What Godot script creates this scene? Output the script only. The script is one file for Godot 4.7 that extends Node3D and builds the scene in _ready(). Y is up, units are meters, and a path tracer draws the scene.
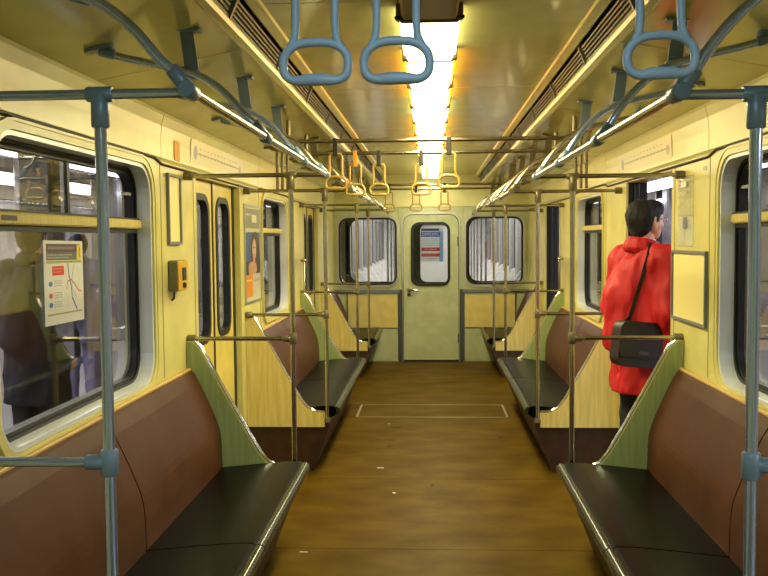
extends Node3D
# Interior of a metro carriage: two rows of benches, end door, chrome poles, strap handles, a man in red at the open door.
# x = across (0 is the aisle centre), y = up from the carriage floor, -z = along the carriage away from the camera.

const END := -11.3
const BACK := 2.0
const LAMP_COLOR := Color(0.98, 0.96, 0.76)
const LAMP_COLOR_COOL := Color(0.80, 0.94, 1.0)

# ---------------------------------------------------------------- mesh builder
class Mesher:
	var runs: Array = []          # [vertices, number of smooth triangles]
	func add(v: PackedVector3Array, smooth_count: int = 0) -> void:
		var o := v[0]
		var vol := 0.0
		for i in range(0, v.size(), 3):
			vol += (v[i] - o).dot((v[i + 1] - o).cross(v[i + 2] - o))
		if vol > 0.0:
			for i in range(0, v.size(), 3):
				var t := v[i + 1]
				v[i + 1] = v[i + 2]
				v[i + 2] = t
		runs.append([v, smooth_count])
	func add_convex(v: PackedVector3Array) -> void:
		var c := Vector3.ZERO
		for p in v:
			c += p
		c /= v.size()
		for i in range(0, v.size(), 3):
			var n := (v[i + 1] - v[i]).cross(v[i + 2] - v[i])
			if n.dot(v[i] - c) > 0.0:
				var t := v[i + 1]
				v[i + 1] = v[i + 2]
				v[i + 2] = t
		runs.append([v, 0])
	func box(a: Vector3, b: Vector3, ch: float = 0.0) -> void:
		var lo := Vector3(minf(a.x, b.x), minf(a.y, b.y), minf(a.z, b.z))
		var hi := Vector3(maxf(a.x, b.x), maxf(a.y, b.y), maxf(a.z, b.z))
		var c := (lo + hi) / 2.0
		var h := (hi - lo) / 2.0
		ch = minf(ch, minf(h.x, minf(h.y, h.z)) * 0.9)
		var v := PackedVector3Array()
		for ax in 3:
			var b1 := (ax + 1) % 3
			var c1 := (ax + 2) % 3
			for s in [-1.0, 1.0]:
				var q: Array = []
				for k in [[-1, -1], [1, -1], [1, 1], [-1, 1]]:
					var sg := Vector3.ZERO
					sg[ax] = s
					sg[b1] = k[0]
					sg[c1] = k[1]
					q.append(c + _cv(h, sg, ax, ch))
				v.append_array(PackedVector3Array([q[0], q[1], q[2], q[0], q[2], q[3]]))
		if ch > 0.0:
			for ax in 3:
				var b1 := (ax + 1) % 3
				var c1 := (ax + 2) % 3
				for sa in [-1.0, 1.0]:
					for sb in [-1.0, 1.0]:
						var g0 := Vector3.ZERO
						g0[ax] = sa
						g0[b1] = sb
						g0[c1] = -1.0
						var g1 := g0
						g1[c1] = 1.0
						var p0 := c + _cv(h, g0, ax, ch)
						var p1 := c + _cv(h, g1, ax, ch)
						var p2 := c + _cv(h, g1, b1, ch)
						var p3 := c + _cv(h, g0, b1, ch)
						v.append_array(PackedVector3Array([p0, p1, p2, p0, p2, p3]))
			for sx in [-1.0, 1.0]:
				for sy in [-1.0, 1.0]:
					for sz in [-1.0, 1.0]:
						var g := Vector3(sx, sy, sz)
						v.append_array(PackedVector3Array([c + _cv(h, g, 0, ch), c + _cv(h, g, 1, ch), c + _cv(h, g, 2, ch)]))
		add_convex(v)
	func _cv(h: Vector3, sg: Vector3, ax: int, ch: float) -> Vector3:
		var p := Vector3.ZERO
		for i in 3:
			p[i] = sg[i] * (h[i] if i == ax else h[i] - ch)
		return p
	func tube(pts: Array, r, seg: int = 12, closed: bool = false) -> void:
		var n := pts.size()
		var rings: Array = []
		var nrm := Vector3.ZERO
		for i in n:
			var prev: Vector3 = pts[(i - 1 + n) % n] if closed or i > 0 else pts[i]
			var nxt: Vector3 = pts[(i + 1) % n] if closed or i < n - 1 else pts[i]
			var t: Vector3 = (nxt - prev).normalized()
			if i == 0:
				nrm = t.cross(Vector3.UP if absf(t.y) < 0.9 else Vector3.RIGHT).normalized()
			else:
				nrm = (nrm - t * nrm.dot(t)).normalized()
			var bn := t.cross(nrm)
			var rad: float = r[i] if r is Array else r
			var ring := PackedVector3Array()
			for k in seg:
				var a := TAU * k / seg
				ring.append(pts[i] + (nrm * cos(a) + bn * sin(a)) * rad)
			rings.append(ring)
		var v := PackedVector3Array()
		for i in (n if closed else n - 1):
			var a: PackedVector3Array = rings[i]
			var b: PackedVector3Array = rings[(i + 1) % n]
			var off := 0
			if closed and i == n - 1:   # line the last ring up with the first
				var best := 1e9
				for k in seg:
					var dd := a[0].distance_to(b[k])
					if dd < best:
						best = dd
						off = k
			for k in seg:
				var k2 := (k + 1) % seg
				v.append_array(PackedVector3Array([a[k], b[(k + off) % seg], b[(k2 + off) % seg], a[k], b[(k2 + off) % seg], a[k2]]))
		var ns := int(v.size() / 3.0)
		if not closed:
			for e in [0, n - 1]:
				var ring: PackedVector3Array = rings[e]
				for k in range(1, seg - 1):
					if e == 0:
						v.append_array(PackedVector3Array([ring[0], ring[k], ring[k + 1]]))
					else:
						v.append_array(PackedVector3Array([ring[0], ring[k + 1], ring[k]]))
		add(v, ns)
	func lathe(base: Vector3, axis: Vector3, prof: Array, seg: int = 14) -> void:
		var pts: Array = []
		var rr: Array = []
		for p in prof:
			pts.append(base + axis * p[1])
			rr.append(p[0])
		tube(pts, rr, seg)
	func prism(poly: PackedVector2Array, z0: float, z1: float, tr: Transform3D, smooth_sides: bool = false) -> void:
		var area := 0.0
		for i in poly.size():
			var p := poly[i]
			var q := poly[(i + 1) % poly.size()]
			area += p.x * q.y - q.x * p.y
		if area < 0.0:
			poly.reverse()
		var v := PackedVector3Array()
		var n := poly.size()
		for i in n:
			var p := poly[i]
			var q := poly[(i + 1) % n]
			var a := tr * Vector3(p.x, p.y, z0)
			var b := tr * Vector3(q.x, q.y, z0)
			var c := tr * Vector3(q.x, q.y, z1)
			var d := tr * Vector3(p.x, p.y, z1)
			v.append_array(PackedVector3Array([a, b, c, a, c, d]))
		var ns := int(v.size() / 3.0) if smooth_sides else 0
		var tri := Geometry2D.triangulate_polygon(poly)
		for i in range(0, tri.size(), 3):
			var p := poly[tri[i]]
			var q := poly[tri[i + 1]]
			var w := poly[tri[i + 2]]
			if (q - p).cross(w - p) < 0.0:
				var t := q
				q = w
				w = t
			v.append_array(PackedVector3Array([tr * Vector3(p.x, p.y, z1), tr * Vector3(q.x, q.y, z1), tr * Vector3(w.x, w.y, z1)]))
			v.append_array(PackedVector3Array([tr * Vector3(p.x, p.y, z0), tr * Vector3(w.x, w.y, z0), tr * Vector3(q.x, q.y, z0)]))
		add(v, ns)
	# a frame between two outlines with the same number of points
	func ring(outer: PackedVector2Array, inner: PackedVector2Array, z0: float, z1: float, tr: Transform3D) -> void:
		var v := PackedVector3Array()
		var n := outer.size()
		for i in n:
			var j := (i + 1) % n
			var o0 := tr * Vector3(outer[i].x, outer[i].y, z0)
			var o1 := tr * Vector3(outer[j].x, outer[j].y, z0)
			var i0 := tr * Vector3(inner[i].x, inner[i].y, z0)
			var i1 := tr * Vector3(inner[j].x, inner[j].y, z0)
			var O0 := tr * Vector3(outer[i].x, outer[i].y, z1)
			var O1 := tr * Vector3(outer[j].x, outer[j].y, z1)
			var I0 := tr * Vector3(inner[i].x, inner[i].y, z1)
			var I1 := tr * Vector3(inner[j].x, inner[j].y, z1)
			for t in [[O0, O1, I1], [O0, I1, I0], [o1, o0, i0], [o1, i0, i1], [o0, o1, O1], [o0, O1, O0], [i1, i0, I0], [i1, I0, I1]]:
				if (t[1] - t[0]).cross(t[2] - t[0]).length() > 1e-9:
					v.append_array(PackedVector3Array(t))
		add(v, 0)
	func mesh() -> ArrayMesh:
		var st := SurfaceTool.new()
		st.begin(Mesh.PRIMITIVE_TRIANGLES)
		var g := 1
		for r in runs:
			var v: PackedVector3Array = r[0]
			for i in v.size():
				@warning_ignore("integer_division")
				st.set_smooth_group(g if i / 3 < r[1] else -1)
				st.add_vertex(v[i])
			g += 1
		st.generate_normals()
		return st.commit()

func rr(cx: float, cy: float, w: float, h: float, r: float, n: int = 6) -> PackedVector2Array:
	var p := PackedVector2Array()
	for q in 4:
		var sx: float = [1, -1, -1, 1][q]
		var sy: float = [1, 1, -1, -1][q]
		for i in n + 1:
			var a := PI / 2 * (q + float(i) / n)
			p.append(Vector2(cx + sx * (w / 2 - r) + cos(a) * r, cy + sy * (h / 2 - r) + sin(a) * r))
	return p

func rect_for(cx: float, cy: float, w: float, h: float, n: int = 6) -> PackedVector2Array:
	var p := PackedVector2Array()
	for q in 4:
		var sx: float = [1, -1, -1, 1][q]
		var sy: float = [1, 1, -1, -1][q]
		for i in n + 1:
			p.append(Vector2(cx + sx * w / 2, cy + sy * h / 2))
	return p

func bounds_rect(x0: float, x1: float, y0: float, y1: float) -> PackedVector2Array:
	return rect_for((x0 + x1) / 2, (y0 + y1) / 2, x1 - x0, y1 - y0)

# local (along z, up y, outwards from the aisle) for the side s
func side_t(s: float) -> Transform3D:
	return Transform3D(Basis(Vector3(0, 0, 1), Vector3(0, 1, 0), Vector3(s, 0, 0)), Vector3.ZERO)
# cross-section (|x|, y) swept along z
func sect_t(s: float) -> Transform3D:
	return Transform3D(Basis(Vector3(s, 0, 0), Vector3(0, 1, 0), Vector3(0, 0, 1)), Vector3.ZERO)

# ---------------------------------------------------------------- naming
var counts := {}
func numbered(called: String, parent: Node) -> String:
	var k := "%d/%s" % [parent.get_instance_id(), called]
	var n: int = counts.get(k, 0)
	counts[k] = n + 1
	return called if n == 0 else "%s_%03d" % [called, n]

func obj(called: String, m: Mesher, mt: Material, parent: Node = null) -> MeshInstance3D:
	return put(called, m.mesh(), mt, parent)

func put(called: String, me: Mesh, mt: Material, parent: Node = null) -> MeshInstance3D:
	var o := MeshInstance3D.new()
	o.mesh = me
	o.material_override = mt
	var p: Node = parent if parent else self
	o.name = numbered(called, p)
	p.add_child(o, true)
	return o

func tag(o: Node, label: String, category: String, group: String = "") -> Node:
	o.set_meta("label", label)
	o.set_meta("category", category)
	if group:
		o.set_meta("group", group)
	return o

func thing(called: String, label: String, category: String, at := Vector3.ZERO, group: String = "") -> Node3D:
	var o := Node3D.new()
	o.name = numbered(called, self)
	add_child(o, true)
	o.position = at
	tag(o, label, category, group)
	return o

func struct(called: String, m: Mesher, mt: Material) -> MeshInstance3D:
	var o := obj(called, m, mt)
	o.set_meta("kind", "structure")
	return o

func stuff(o: Node) -> Node:
	o.set_meta("kind", "stuff")
	return o

# ---------------------------------------------------------------- materials
var M := {}
func noise_tex(freq: float, c0: Color, c1: Color, seed_: int, size: int = 256, oct: int = 4, stretch: bool = false) -> NoiseTexture2D:
	var f := FastNoiseLite.new()
	f.seed = seed_
	f.noise_type = FastNoiseLite.TYPE_SIMPLEX_SMOOTH
	f.frequency = freq
	f.fractal_octaves = oct
	var t := NoiseTexture2D.new()
	t.width = size
	t.height = size
	t.seamless = true
	t.noise = f
	var g := Gradient.new()
	g.set_color(0, c0)
	g.set_color(1, c1)
	if stretch:
		g.set_offset(0, 0.3)
		g.set_offset(1, 0.7)
	t.color_ramp = g
	return t

func mat(called: String, c: Color, rough: float = 0.5, metal: float = 0.0) -> StandardMaterial3D:
	var m := StandardMaterial3D.new()
	m.resource_name = called
	m.albedo_color = c
	m.roughness = rough
	m.metallic = metal
	M[called] = m
	return m

func grain(m: StandardMaterial3D, tex: Texture2D, scale := Vector3(1, 1, 1), world := true) -> StandardMaterial3D:
	m.albedo_texture = tex
	m.uv1_triplanar = true
	m.uv1_world_triplanar = world
	m.uv1_scale = scale
	return m

func rgb(r: int, g: int, b: int) -> Color:
	return Color(r / 255.0, g / 255.0, b / 255.0)

func glow(called: String, c: Color, e: float) -> StandardMaterial3D:
	var m := mat(called, Color(0.9, 0.9, 0.88), 0.4)
	m.emission_enabled = true
	m.emission = c
	m.emission_energy_multiplier = e
	return m

func glass(called: String, c: Color, a: float) -> StandardMaterial3D:
	var m := mat(called, Color(c.r, c.g, c.b, a), 0.02)
	m.transparency = BaseMaterial3D.TRANSPARENCY_ALPHA
	m.metallic_specular = 0.6
	return m

func make_materials() -> void:
	grain(mat("cream", rgb(226, 214, 132), 0.32), noise_tex(0.012, Color(0.90, 0.90, 0.88), Color(1, 1, 1), 3), Vector3(0.9, 0.9, 0.9))
	grain(mat("cream_frieze", rgb(236, 228, 158), 0.3), noise_tex(0.012, Color(0.93, 0.93, 0.91), Color(1, 1, 1), 4), Vector3(0.9, 0.9, 0.9))
	grain(mat("door_cream", rgb(228, 206, 104), 0.3), noise_tex(0.02, Color(0.92, 0.92, 0.9), Color(1, 1, 1), 5), Vector3(1, 1, 1))
	var cl := mat("ceiling", rgb(204, 200, 118), 0.24)
	grain(cl, noise_tex(0.02, Color(0.93, 0.92, 0.89), Color(1, 1, 1), 6), Vector3(0.7, 0.7, 0.7))
	cl.clearcoat_enabled = true
	cl.clearcoat = 0.5
	cl.clearcoat_roughness = 0.12
	grain(mat("laminate", rgb(226, 206, 128), 0.33), noise_tex(0.03, Color(0.88, 0.87, 0.82), Color(1, 1, 1), 7), Vector3(4, 0.35, 4))
	grain(mat("laminate_green_tint", rgb(162, 176, 118), 0.35), noise_tex(0.03, Color(0.86, 0.87, 0.82), Color(1, 1, 1), 8), Vector3(4, 0.35, 4))  # laminate greened to paint in the shade on inner bench faces
	grain(mat("end_green", rgb(200, 203, 156), 0.35), noise_tex(0.015, Color(0.9, 0.9, 0.86), Color(1, 1, 1), 9), Vector3(1, 1, 1))
	grain(mat("end_yellow", rgb(232, 210, 126), 0.35), noise_tex(0.02, Color(0.92, 0.92, 0.88), Color(1, 1, 1), 10), Vector3(1, 1, 1))
	var fl := mat("floor", rgb(100, 78, 20), 0.5)
	grain(fl, noise_tex(0.012, Color(0.74, 0.68, 0.60), Color(1.0, 1.0, 1.0), 11, 512, 5), Vector3(0.35, 0.35, 0.6))
	fl.roughness_texture = noise_tex(0.01, Color(0.75, 0.75, 0.75), Color(1, 1, 1), 13, 256, 4)
	fl.metallic_specular = 0.14
	mat("dark_gap", rgb(22, 18, 12), 0.8)
	grain(mat("seat_black", rgb(12, 11, 8), 0.33), noise_tex(0.03, Color(0.75, 0.75, 0.72), Color(1, 1, 1), 14), Vector3(1, 1, 1))
	grain(mat("seat_brown", rgb(88, 52, 28), 0.45), noise_tex(0.012, Color(0.78, 0.74, 0.70), Color(1, 1, 1), 15), Vector3(1.1, 1.1, 1.1))
	M.seat_black.metallic_specular = 0.22
	M.seat_brown.metallic_specular = 0.3
	grain(mat("plinth", rgb(66, 38, 20), 0.5), noise_tex(0.03, Color(0.7, 0.68, 0.62), Color(1, 1, 1), 16), Vector3(1, 1, 1))
	mat("seat_edge", rgb(52, 54, 40), 0.22, 0.2)
	mat("seat_piping", rgb(196, 158, 84), 0.45)
	mat("chrome", rgb(205, 205, 200), 0.16, 1.0)
	mat("chrome_cool_tint", rgb(176, 188, 212), 0.14, 0.75)  # chrome tinted blue to stand in for cool reflections near the camera
	mat("panel_cream", rgb(240, 226, 148), 0.4)
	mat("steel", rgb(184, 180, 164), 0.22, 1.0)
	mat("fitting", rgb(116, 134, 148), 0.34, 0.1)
	mat("fitting_warm_lit", rgb(120, 110, 80), 0.36, 0.45)  # near fitting paint warmed, with the yellow lamplight in its colour
	mat("handle_cool_lit", rgb(146, 164, 182), 0.45)  # strap plastic with the cool near light tinted in
	mat("handle_warm_lit", rgb(176, 142, 66), 0.4)  # same strap plastic with the yellow lamplight tinted in
	mat("strap_dark", rgb(34, 24, 14), 0.6)
	mat("strap_orange", rgb(226, 150, 30), 0.5)
	mat("rubber", rgb(16, 15, 16), 0.45)
	mat("reveal", rgb(222, 224, 224), 0.3, 0.15)
	mat("alu", rgb(190, 190, 180), 0.34, 0.8)
	mat("grey_trim", rgb(118, 120, 118), 0.45)
	mat("dark_grey", rgb(70, 70, 70), 0.5)
	glass("glass", Color(0.06, 0.07, 0.07), 0.17)
	glass("clear_plastic", Color(0.95, 0.95, 0.85), 0.25)
	glow("lamp_glow", LAMP_COLOR, 6.0)
	glow("tube_glow", Color(0.96, 0.97, 1.0), 7.0)
	glow("amber_glow", Color(1.0, 0.66, 0.08), 16.0)
	glow("lamp_glow_white", Color(1.0, 0.96, 0.82), 9.0)
	mat("lamp_off", rgb(116, 88, 52), 0.4)
	mat("white_paper", rgb(235, 235, 228), 0.6)
	mat("orange", rgb(228, 160, 44), 0.5)
	mat("yellow_box", rgb(230, 178, 40), 0.4)
	mat("yellow_box_side", rgb(120, 116, 84), 0.5)
	mat("red_coat", rgb(186, 9, 14), 0.65)
	mat("black_cloth", rgb(20, 18, 20), 0.8)
	mat("navy_cloth", rgb(22, 22, 30), 0.85)
	mat("lilac_cloth", rgb(120, 118, 160), 0.85)
	mat("grey_cloth", rgb(62, 60, 62), 0.85)
	var sk := mat("skin", rgb(214, 156, 124), 0.5)
	sk.subsurf_scatter_enabled = true
	sk.subsurf_scatter_strength = 0.1
	grain(mat("hair", rgb(22, 15, 11), 0.75), noise_tex(0.05, Color(0.5, 0.5, 0.5), Color(1, 1, 1), 17), Vector3(8, 2, 8))
	mat("bag_leather", rgb(36, 26, 18), 0.5)
	mat("shoe", rgb(18, 16, 15), 0.4)
	mat("eye_white", rgb(230, 228, 222), 0.2)
	grain(mat("marble", rgb(186, 178, 174), 0.25), noise_tex(0.01, Color(0.72, 0.70, 0.70), Color(1, 1, 1), 18), Vector3(0.7, 0.7, 0.7))
	grain(mat("marble_dark", rgb(104, 98, 100), 0.25), noise_tex(0.01, Color(0.7, 0.7, 0.7), Color(1, 1, 1), 19), Vector3(0.7, 0.7, 0.7))
	grain(mat("granite", rgb(126, 116, 110), 0.3), noise_tex(0.05, Color(0.7, 0.7, 0.7), Color(1, 1, 1), 20), Vector3(1, 1, 1))
	mat("hall_ceiling", rgb(120, 114, 104), 0.7)
	mat("pale_grey", rgb(206, 208, 204), 0.4)
	mat("mid_grey", rgb(120, 116, 108), 0.5)

# ---------------------------------------------------------------- camera, sky, exposure
func make_camera() -> void:
	var cam := Camera3D.new()
	cam.name = "camera"
	add_child(cam)
	cam.fov = rad_to_deg(2.0 * atan(288.0 / 870.0))
	cam.position = Vector3(0, 1.6, 0)
	cam.basis = Basis(Vector3.UP, deg_to_rad(3.1)) * Basis(Vector3.RIGHT, deg_to_rad(-3.22)) * Basis(Vector3.BACK, deg_to_rad(-0.5))
	cam.near = 0.02
	cam.far = 200.0
	cam.current = true
	var env := Environment.new()
	env.background_mode = Environment.BG_COLOR
	env.background_color = Color(0.03, 0.03, 0.035)
	env.tonemap_mode = Environment.TONE_MAPPER_LINEAR
	env.tonemap_exposure = 0.95
	env.sdfgi_enabled = true
	env.ssao_enabled = true
	env.ssil_enabled = true
	var we := WorldEnvironment.new()
	we.name = "world_environment"
	we.environment = env
	add_child(we)

func area_light(at: Vector3, size: Vector2, c: Color, e: float, towards := Vector3.DOWN) -> void:
	var l := AreaLight3D.new()
	l.name = numbered("lamp_light", self)
	add_child(l, true)
	l.area_size = size
	l.light_color = c
	l.light_energy = e
	l.shadow_enabled = true
	l.set("area_range", 30.0)
	l.set("area_attenuation", 2.0)
	var up := Vector3(0, 0, -1) if absf(towards.y) > 0.9 else Vector3.UP
	l.transform = Transform3D(Basis.looking_at(towards, up), at)

func make_lights() -> void:
	for k in 8:                       # the lit line of ceiling lamps ahead
		area_light(Vector3(0, 2.352, -3.1 - 0.69 * (k + 0.5)), Vector2(0.18, 0.62), LAMP_COLOR, 1.55)
	area_light(Vector3(0, 2.352, -10.2), Vector2(0.18, 1.4), Color(1.0, 0.97, 0.86), 1.6)
	for z in [-0.5, 0.9]:       # unseen cooler lamps overhead and behind, added to light the foreground
		area_light(Vector3(0, 2.352, z), Vector2(0.18, 1.0), LAMP_COLOR_COOL, 1.6)
	for s in [-1.0, 1.0]:             # tube lines of the two platforms
		for k in 5:
			area_light(Vector3(s * 4.4, 2.49, 0.5 - 5.0 * k), Vector2(0.26, 4.6), Color(0.96, 0.97, 1.0), 13.0)
			area_light(Vector3(s * 6.3, 2.45, 0.5 - 5.0 * k), Vector2(0.26, 4.6), Color(0.96, 0.97, 1.0), 10.0)
	for k in 3:                       # lamps of the next carriage
		area_light(Vector3(0.08, 2.34, -13.6 - 3.0 * k), Vector2(0.2, 2.4), Color(1.0, 0.985, 0.95), 16.0)

# ---------------------------------------------------------------- carriage shell
const DOORS := [[-1.75, -0.65], [-5.76, -4.68], [-9.76, -8.70]]
const WINS := [[-3.90, -2.46, 0.955, 1.94], [-7.62, -6.50, 1.00, 1.93]]

func make_floor() -> void:
	var m := Mesher.new()
	m.box(Vector3(-1.4, -0.10, BACK), Vector3(1.4, -0.012, END - 0.1))
	var f := struct("floor", m, M.dark_gap)
	var zs := [BACK, -1.15, -2.6, -4.41, -5.73, -7.742, -8.322, -8.91, -10.1, END]
	for i in zs.size() - 1:
		var p := Mesher.new()
		var inset := 0.004 if i == 5 else 0.0
		p.box(Vector3(-1.39, -0.012, zs[i] - 0.002 - inset), Vector3(1.39, 0.0, zs[i + 1] + 0.002 + inset), 0.001)
		obj("floor_panel", p, M.floor, f)
	for q in [[-0.36, -6.0, 0.05, 0.006], [-0.24, -5.4, 0.018, 0.016], [-0.66, -4.35, 0.04, 0.005], [-0.37, -7.45, 0.012, 0.012]]:
		var sp := Mesher.new()
		sp.box(Vector3(q[0] - q[2] / 2, 0.0, q[1] - q[3] / 2), Vector3(q[0] + q[2] / 2, 0.003, q[1] + q[3] / 2))
		obj("paper_scrap", sp, M.white_paper, f)
	for q in [[-0.33, -6.85, 0.05], [-0.33, -6.62, 0.035], [0.0, -5.58, 0.02], [-0.30, -7.3, 0.08], [0.55, -6.95, 0.04]]:
		var sp := Mesher.new()
		sp.box(Vector3(q[0] - q[2] / 2, 0.0, q[1] - 0.008), Vector3(q[0] + q[2] / 2, 0.0012, q[1] + 0.008))
		obj("dark_mark", sp, M.dark_gap, f)
	# metal edging of the inspection hatch and a few scraps stuck to the floor
	var h := Mesher.new()
	for z in [-7.744, -8.320]:
		h.box(Vector3(-0.68, -0.001, z - 0.005), Vector3(0.68, 0.0015, z + 0.005))
	for s in [-1, 1]:
		h.box(Vector3(s * 0.665, -0.001, -7.75), Vector3(s * 0.685, 0.0015, -8.315))
	obj("hatch_edging", h, M.alu, f)

func make_walls() -> void:
	for s in [-1.0, 1.0]:
		var t := side_t(s)
		var m := Mesher.new()
		for z in [[END - 0.1, -9.76], [-8.70, -7.72], [-6.40, -5.76], [-4.68, -4.05], [-2.40, -1.75], [-0.65, BACK]]:
			m.box(Vector3(s * 1.27, 0, z[0]), Vector3(s * 1.40, 1.975, z[1]))
		for d in DOORS:
			m.box(Vector3(s * 1.27, 1.95, d[0]), Vector3(s * 1.40, 1.975, d[1]))
		var plates := [[-4.05, -2.40], [-7.72, -6.40]]
		for i in 2:
			var w: Array = WINS[i]
			m.ring(bounds_rect(plates[i][0], plates[i][1], 0, 1.975), rr((w[0] + w[1]) / 2, (w[2] + w[3]) / 2, w[1] - w[0], w[3] - w[2], 0.13), 1.27, 1.40, t)
		var wall := struct("wall_left" if s < 0 else "wall_right", m, M.cream)
		# frieze panels curving in to the ceiling
		var zs := [BACK, -0.2, -2.3, -4.05, -6.35, -8.05, -10.2, END]
		for i in zs.size() - 1:
			var p := Mesher.new()
			var sec := PackedVector2Array([Vector2(1.262, 1.992), Vector2(1.262, 2.08), Vector2(1.256, 2.14), Vector2(1.245, 2.185), Vector2(1.238, 2.20), Vector2(1.40, 2.20), Vector2(1.40, 1.975), Vector2(1.275, 1.975)])
			p.prism(sec, zs[i + 1] + 0.003, zs[i] - 0.003, sect_t(s))
			obj("frieze_panel", p, M.cream_frieze, wall)
		# the dark rubber line under the frieze, stepping up over each window
		var line := Mesher.new()
		var pts: Array = [Vector3(s * 1.266, 1.962, BACK)]
		for w in WINS:
			pts.append_array([Vector3(s * 1.266, 1.962, w[1] + 0.17), Vector3(s * 1.266, 1.984, w[1] + 0.06), Vector3(s * 1.266, 1.984, w[0] - 0.06), Vector3(s * 1.266, 1.962, w[0] - 0.17)])
		pts.append(Vector3(s * 1.266, 1.962, END))
		line.tube(pts, 0.0065, 6)
		obj("rubber_line", line, M.rubber, wall)
		# upper outer shell so that no light leaks in
		var o := Mesher.new()
		o.box(Vector3(s * 1.33, 2.20, BACK), Vector3(s * 1.45, 2.62, END - 0.1))
		obj("cant_rail", o, M.cream, wall)
		# seams beside the doors
		var sm := Mesher.new()
		for z in [-4.05, -4.62, -6.40, -7.72, -8.62]:
			sm.box(Vector3(s * 1.2685, 0.95, z - 0.002), Vector3(s * 1.271, 1.955, z + 0.002))
		obj("panel_seam", sm, M.dark_grey, wall)
		# skirting trim of the window sill
		for w in WINS:
			var st := Mesher.new()
			st.box(Vector3(s * 1.262, 0.905, w[0] + 0.02), Vector3(s * 1.272, 0.935, w[1] - 0.02), 0.003)
			var str_ := obj("sill_strip", st, M.laminate, wall)
			var sc := Mesher.new()
			for z in [w[0] + 0.12, w[1] - 0.12]:
				sc.tube([Vector3(s * 1.258, 0.92, z), Vector3(s * 1.264, 0.92, z)], 0.008, 10)
			obj("screw", sc, M.dark_grey, str_)

func make_windows() -> void:
	for s in [-1.0, 1.0]:
		for i in 2:
			var w: Array = WINS[i]
			var t := side_t(s)
			var cz: float = (w[0] + w[1]) / 2
			var cy: float = (w[2] + w[3]) / 2
			var ww: float = w[1] - w[0]
			var wh: float = w[3] - w[2]
			var n := Node3D.new()
			n.name = "window_%d" % (i * 2 + (1 if s < 0 else 2))
			add_child(n)
			n.set_meta("kind", "structure")
			var lip := Mesher.new()
			lip.ring(rr(cz, cy, ww + 0.075, wh + 0.075, 0.165), rr(cz, cy, ww + 0.004, wh + 0.004, 0.132), 1.258, 1.272, t)
			lip.ring(rr(cz, cy, ww + 0.075, wh + 0.075, 0.165), rr(cz, cy, ww + 0.055, wh + 0.055, 0.155), 1.254, 1.26, t)
			obj("lip", lip, M.cream, n)
			var rv := Mesher.new()
			rv.ring(rr(cz, cy, ww, wh, 0.13), rr(cz, cy, ww - 0.03, wh - 0.03, 0.12), 1.266, 1.335, t)
			obj("reveal", rv, M.reveal, n)
			var gk := Mesher.new()
			gk.ring(rr(cz, cy, ww - 0.01, wh - 0.01, 0.125), rr(cz, cy, ww - 0.085, wh - 0.085, 0.11), 1.335, 1.375, t)
			gk.ring(rr(cz, cy, ww - 0.025, wh - 0.025, 0.12), rr(cz, cy, ww - 0.055, wh - 0.055, 0.125), 1.327, 1.337, t)
			obj("gasket", gk, M.rubber, n)
			var bar := Mesher.new()
			bar.box(Vector3(s * 1.305, 1.655, w[0] + 0.02), Vector3(s * 1.36, 1.695, w[1] - 0.02), 0.006)
			var br := obj("crossbar", bar, M.laminate, n)
			var seal := Mesher.new()
			seal.box(Vector3(s * 1.322, 1.635, w[0] + 0.03), Vector3(s * 1.358, 1.656, w[1] - 0.03))
			seal.box(Vector3(s * 1.312, 1.694, w[0] + 0.03), Vector3(s * 1.358, 1.703, w[1] - 0.03))
			obj("seal", seal, M.rubber, br)
			var pl := Mesher.new()
			pl.box(Vector3(s * 1.3035, 1.668, cz + ww * 0.34), Vector3(s * 1.3055, 1.684, cz + ww * 0.41))
			obj("plate", pl, M.dark_grey, br)
			# fixed lower pane, two sliding upper panes
			var lo := Mesher.new()
			lo.prism(rr(cz, (w[2] + 0.04 + 1.66) / 2, ww - 0.08, 1.66 - w[2] - 0.04, 0.05, 4), 1.348, 1.354, t)
			obj("pane", lo, M.glass, n)
			for k in 2:
				var zc: float = cz + (0.245 if k == 0 else -0.245) * ww
				var x0 := 1.346 if k == 0 else 1.360
				var up := Mesher.new()
				up.prism(rr(zc, 1.79, ww * 0.49, 0.23, 0.03, 4), x0, x0 + 0.005, t)
				var pn := obj("sliding_pane", up, M.glass, n)
				var fr := Mesher.new()
				var ze: float = zc + (-1 if k == 0 else 1) * ww * 0.245
				fr.box(Vector3(s * (x0 - 0.004), 1.69, ze - 0.012), Vector3(s * (x0 + 0.009), 1.905, ze + 0.012))
				obj("pane_edge", fr, M.alu if k == 1 else M.rubber, pn)
			if i == 0:
				var lt := Mesher.new()
				lt.box(Vector3(s * 1.325, 1.80, w[0] + 0.09), Vector3(s * 1.348, 1.815, w[0] + 0.16), 0.003)
				obj("latch", lt, M.alu, n)

func door_leaf(parent: Node, s: float, z0: float, z1: float) -> void:
	var t := side_t(s)
	var leaf := Mesher.new()
	var zc := (z0 + z1) / 2
	var w := z1 - z0
	leaf.ring(bounds_rect(z0 + 0.003, z1 - 0.003, 0.02, 1.945), rr(zc, 1.435, w - 0.20, 0.83, 0.10), 1.315, 1.35, t)
	var lf := obj("door_leaf", leaf, M.door_cream, parent)
	var gk := Mesher.new()
	gk.ring(rr(zc, 1.435, w - 0.16, 0.87, 0.115), rr(zc, 1.435, w - 0.235, 0.795, 0.085), 1.308, 1.352, t)
	obj("gasket", gk, M.rubber, lf)
	var g := Mesher.new()
	g.prism(rr(zc, 1.435, w - 0.22, 0.81, 0.09), 1.33, 1.335, t)
	obj("pane", g, M.glass, lf)

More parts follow.
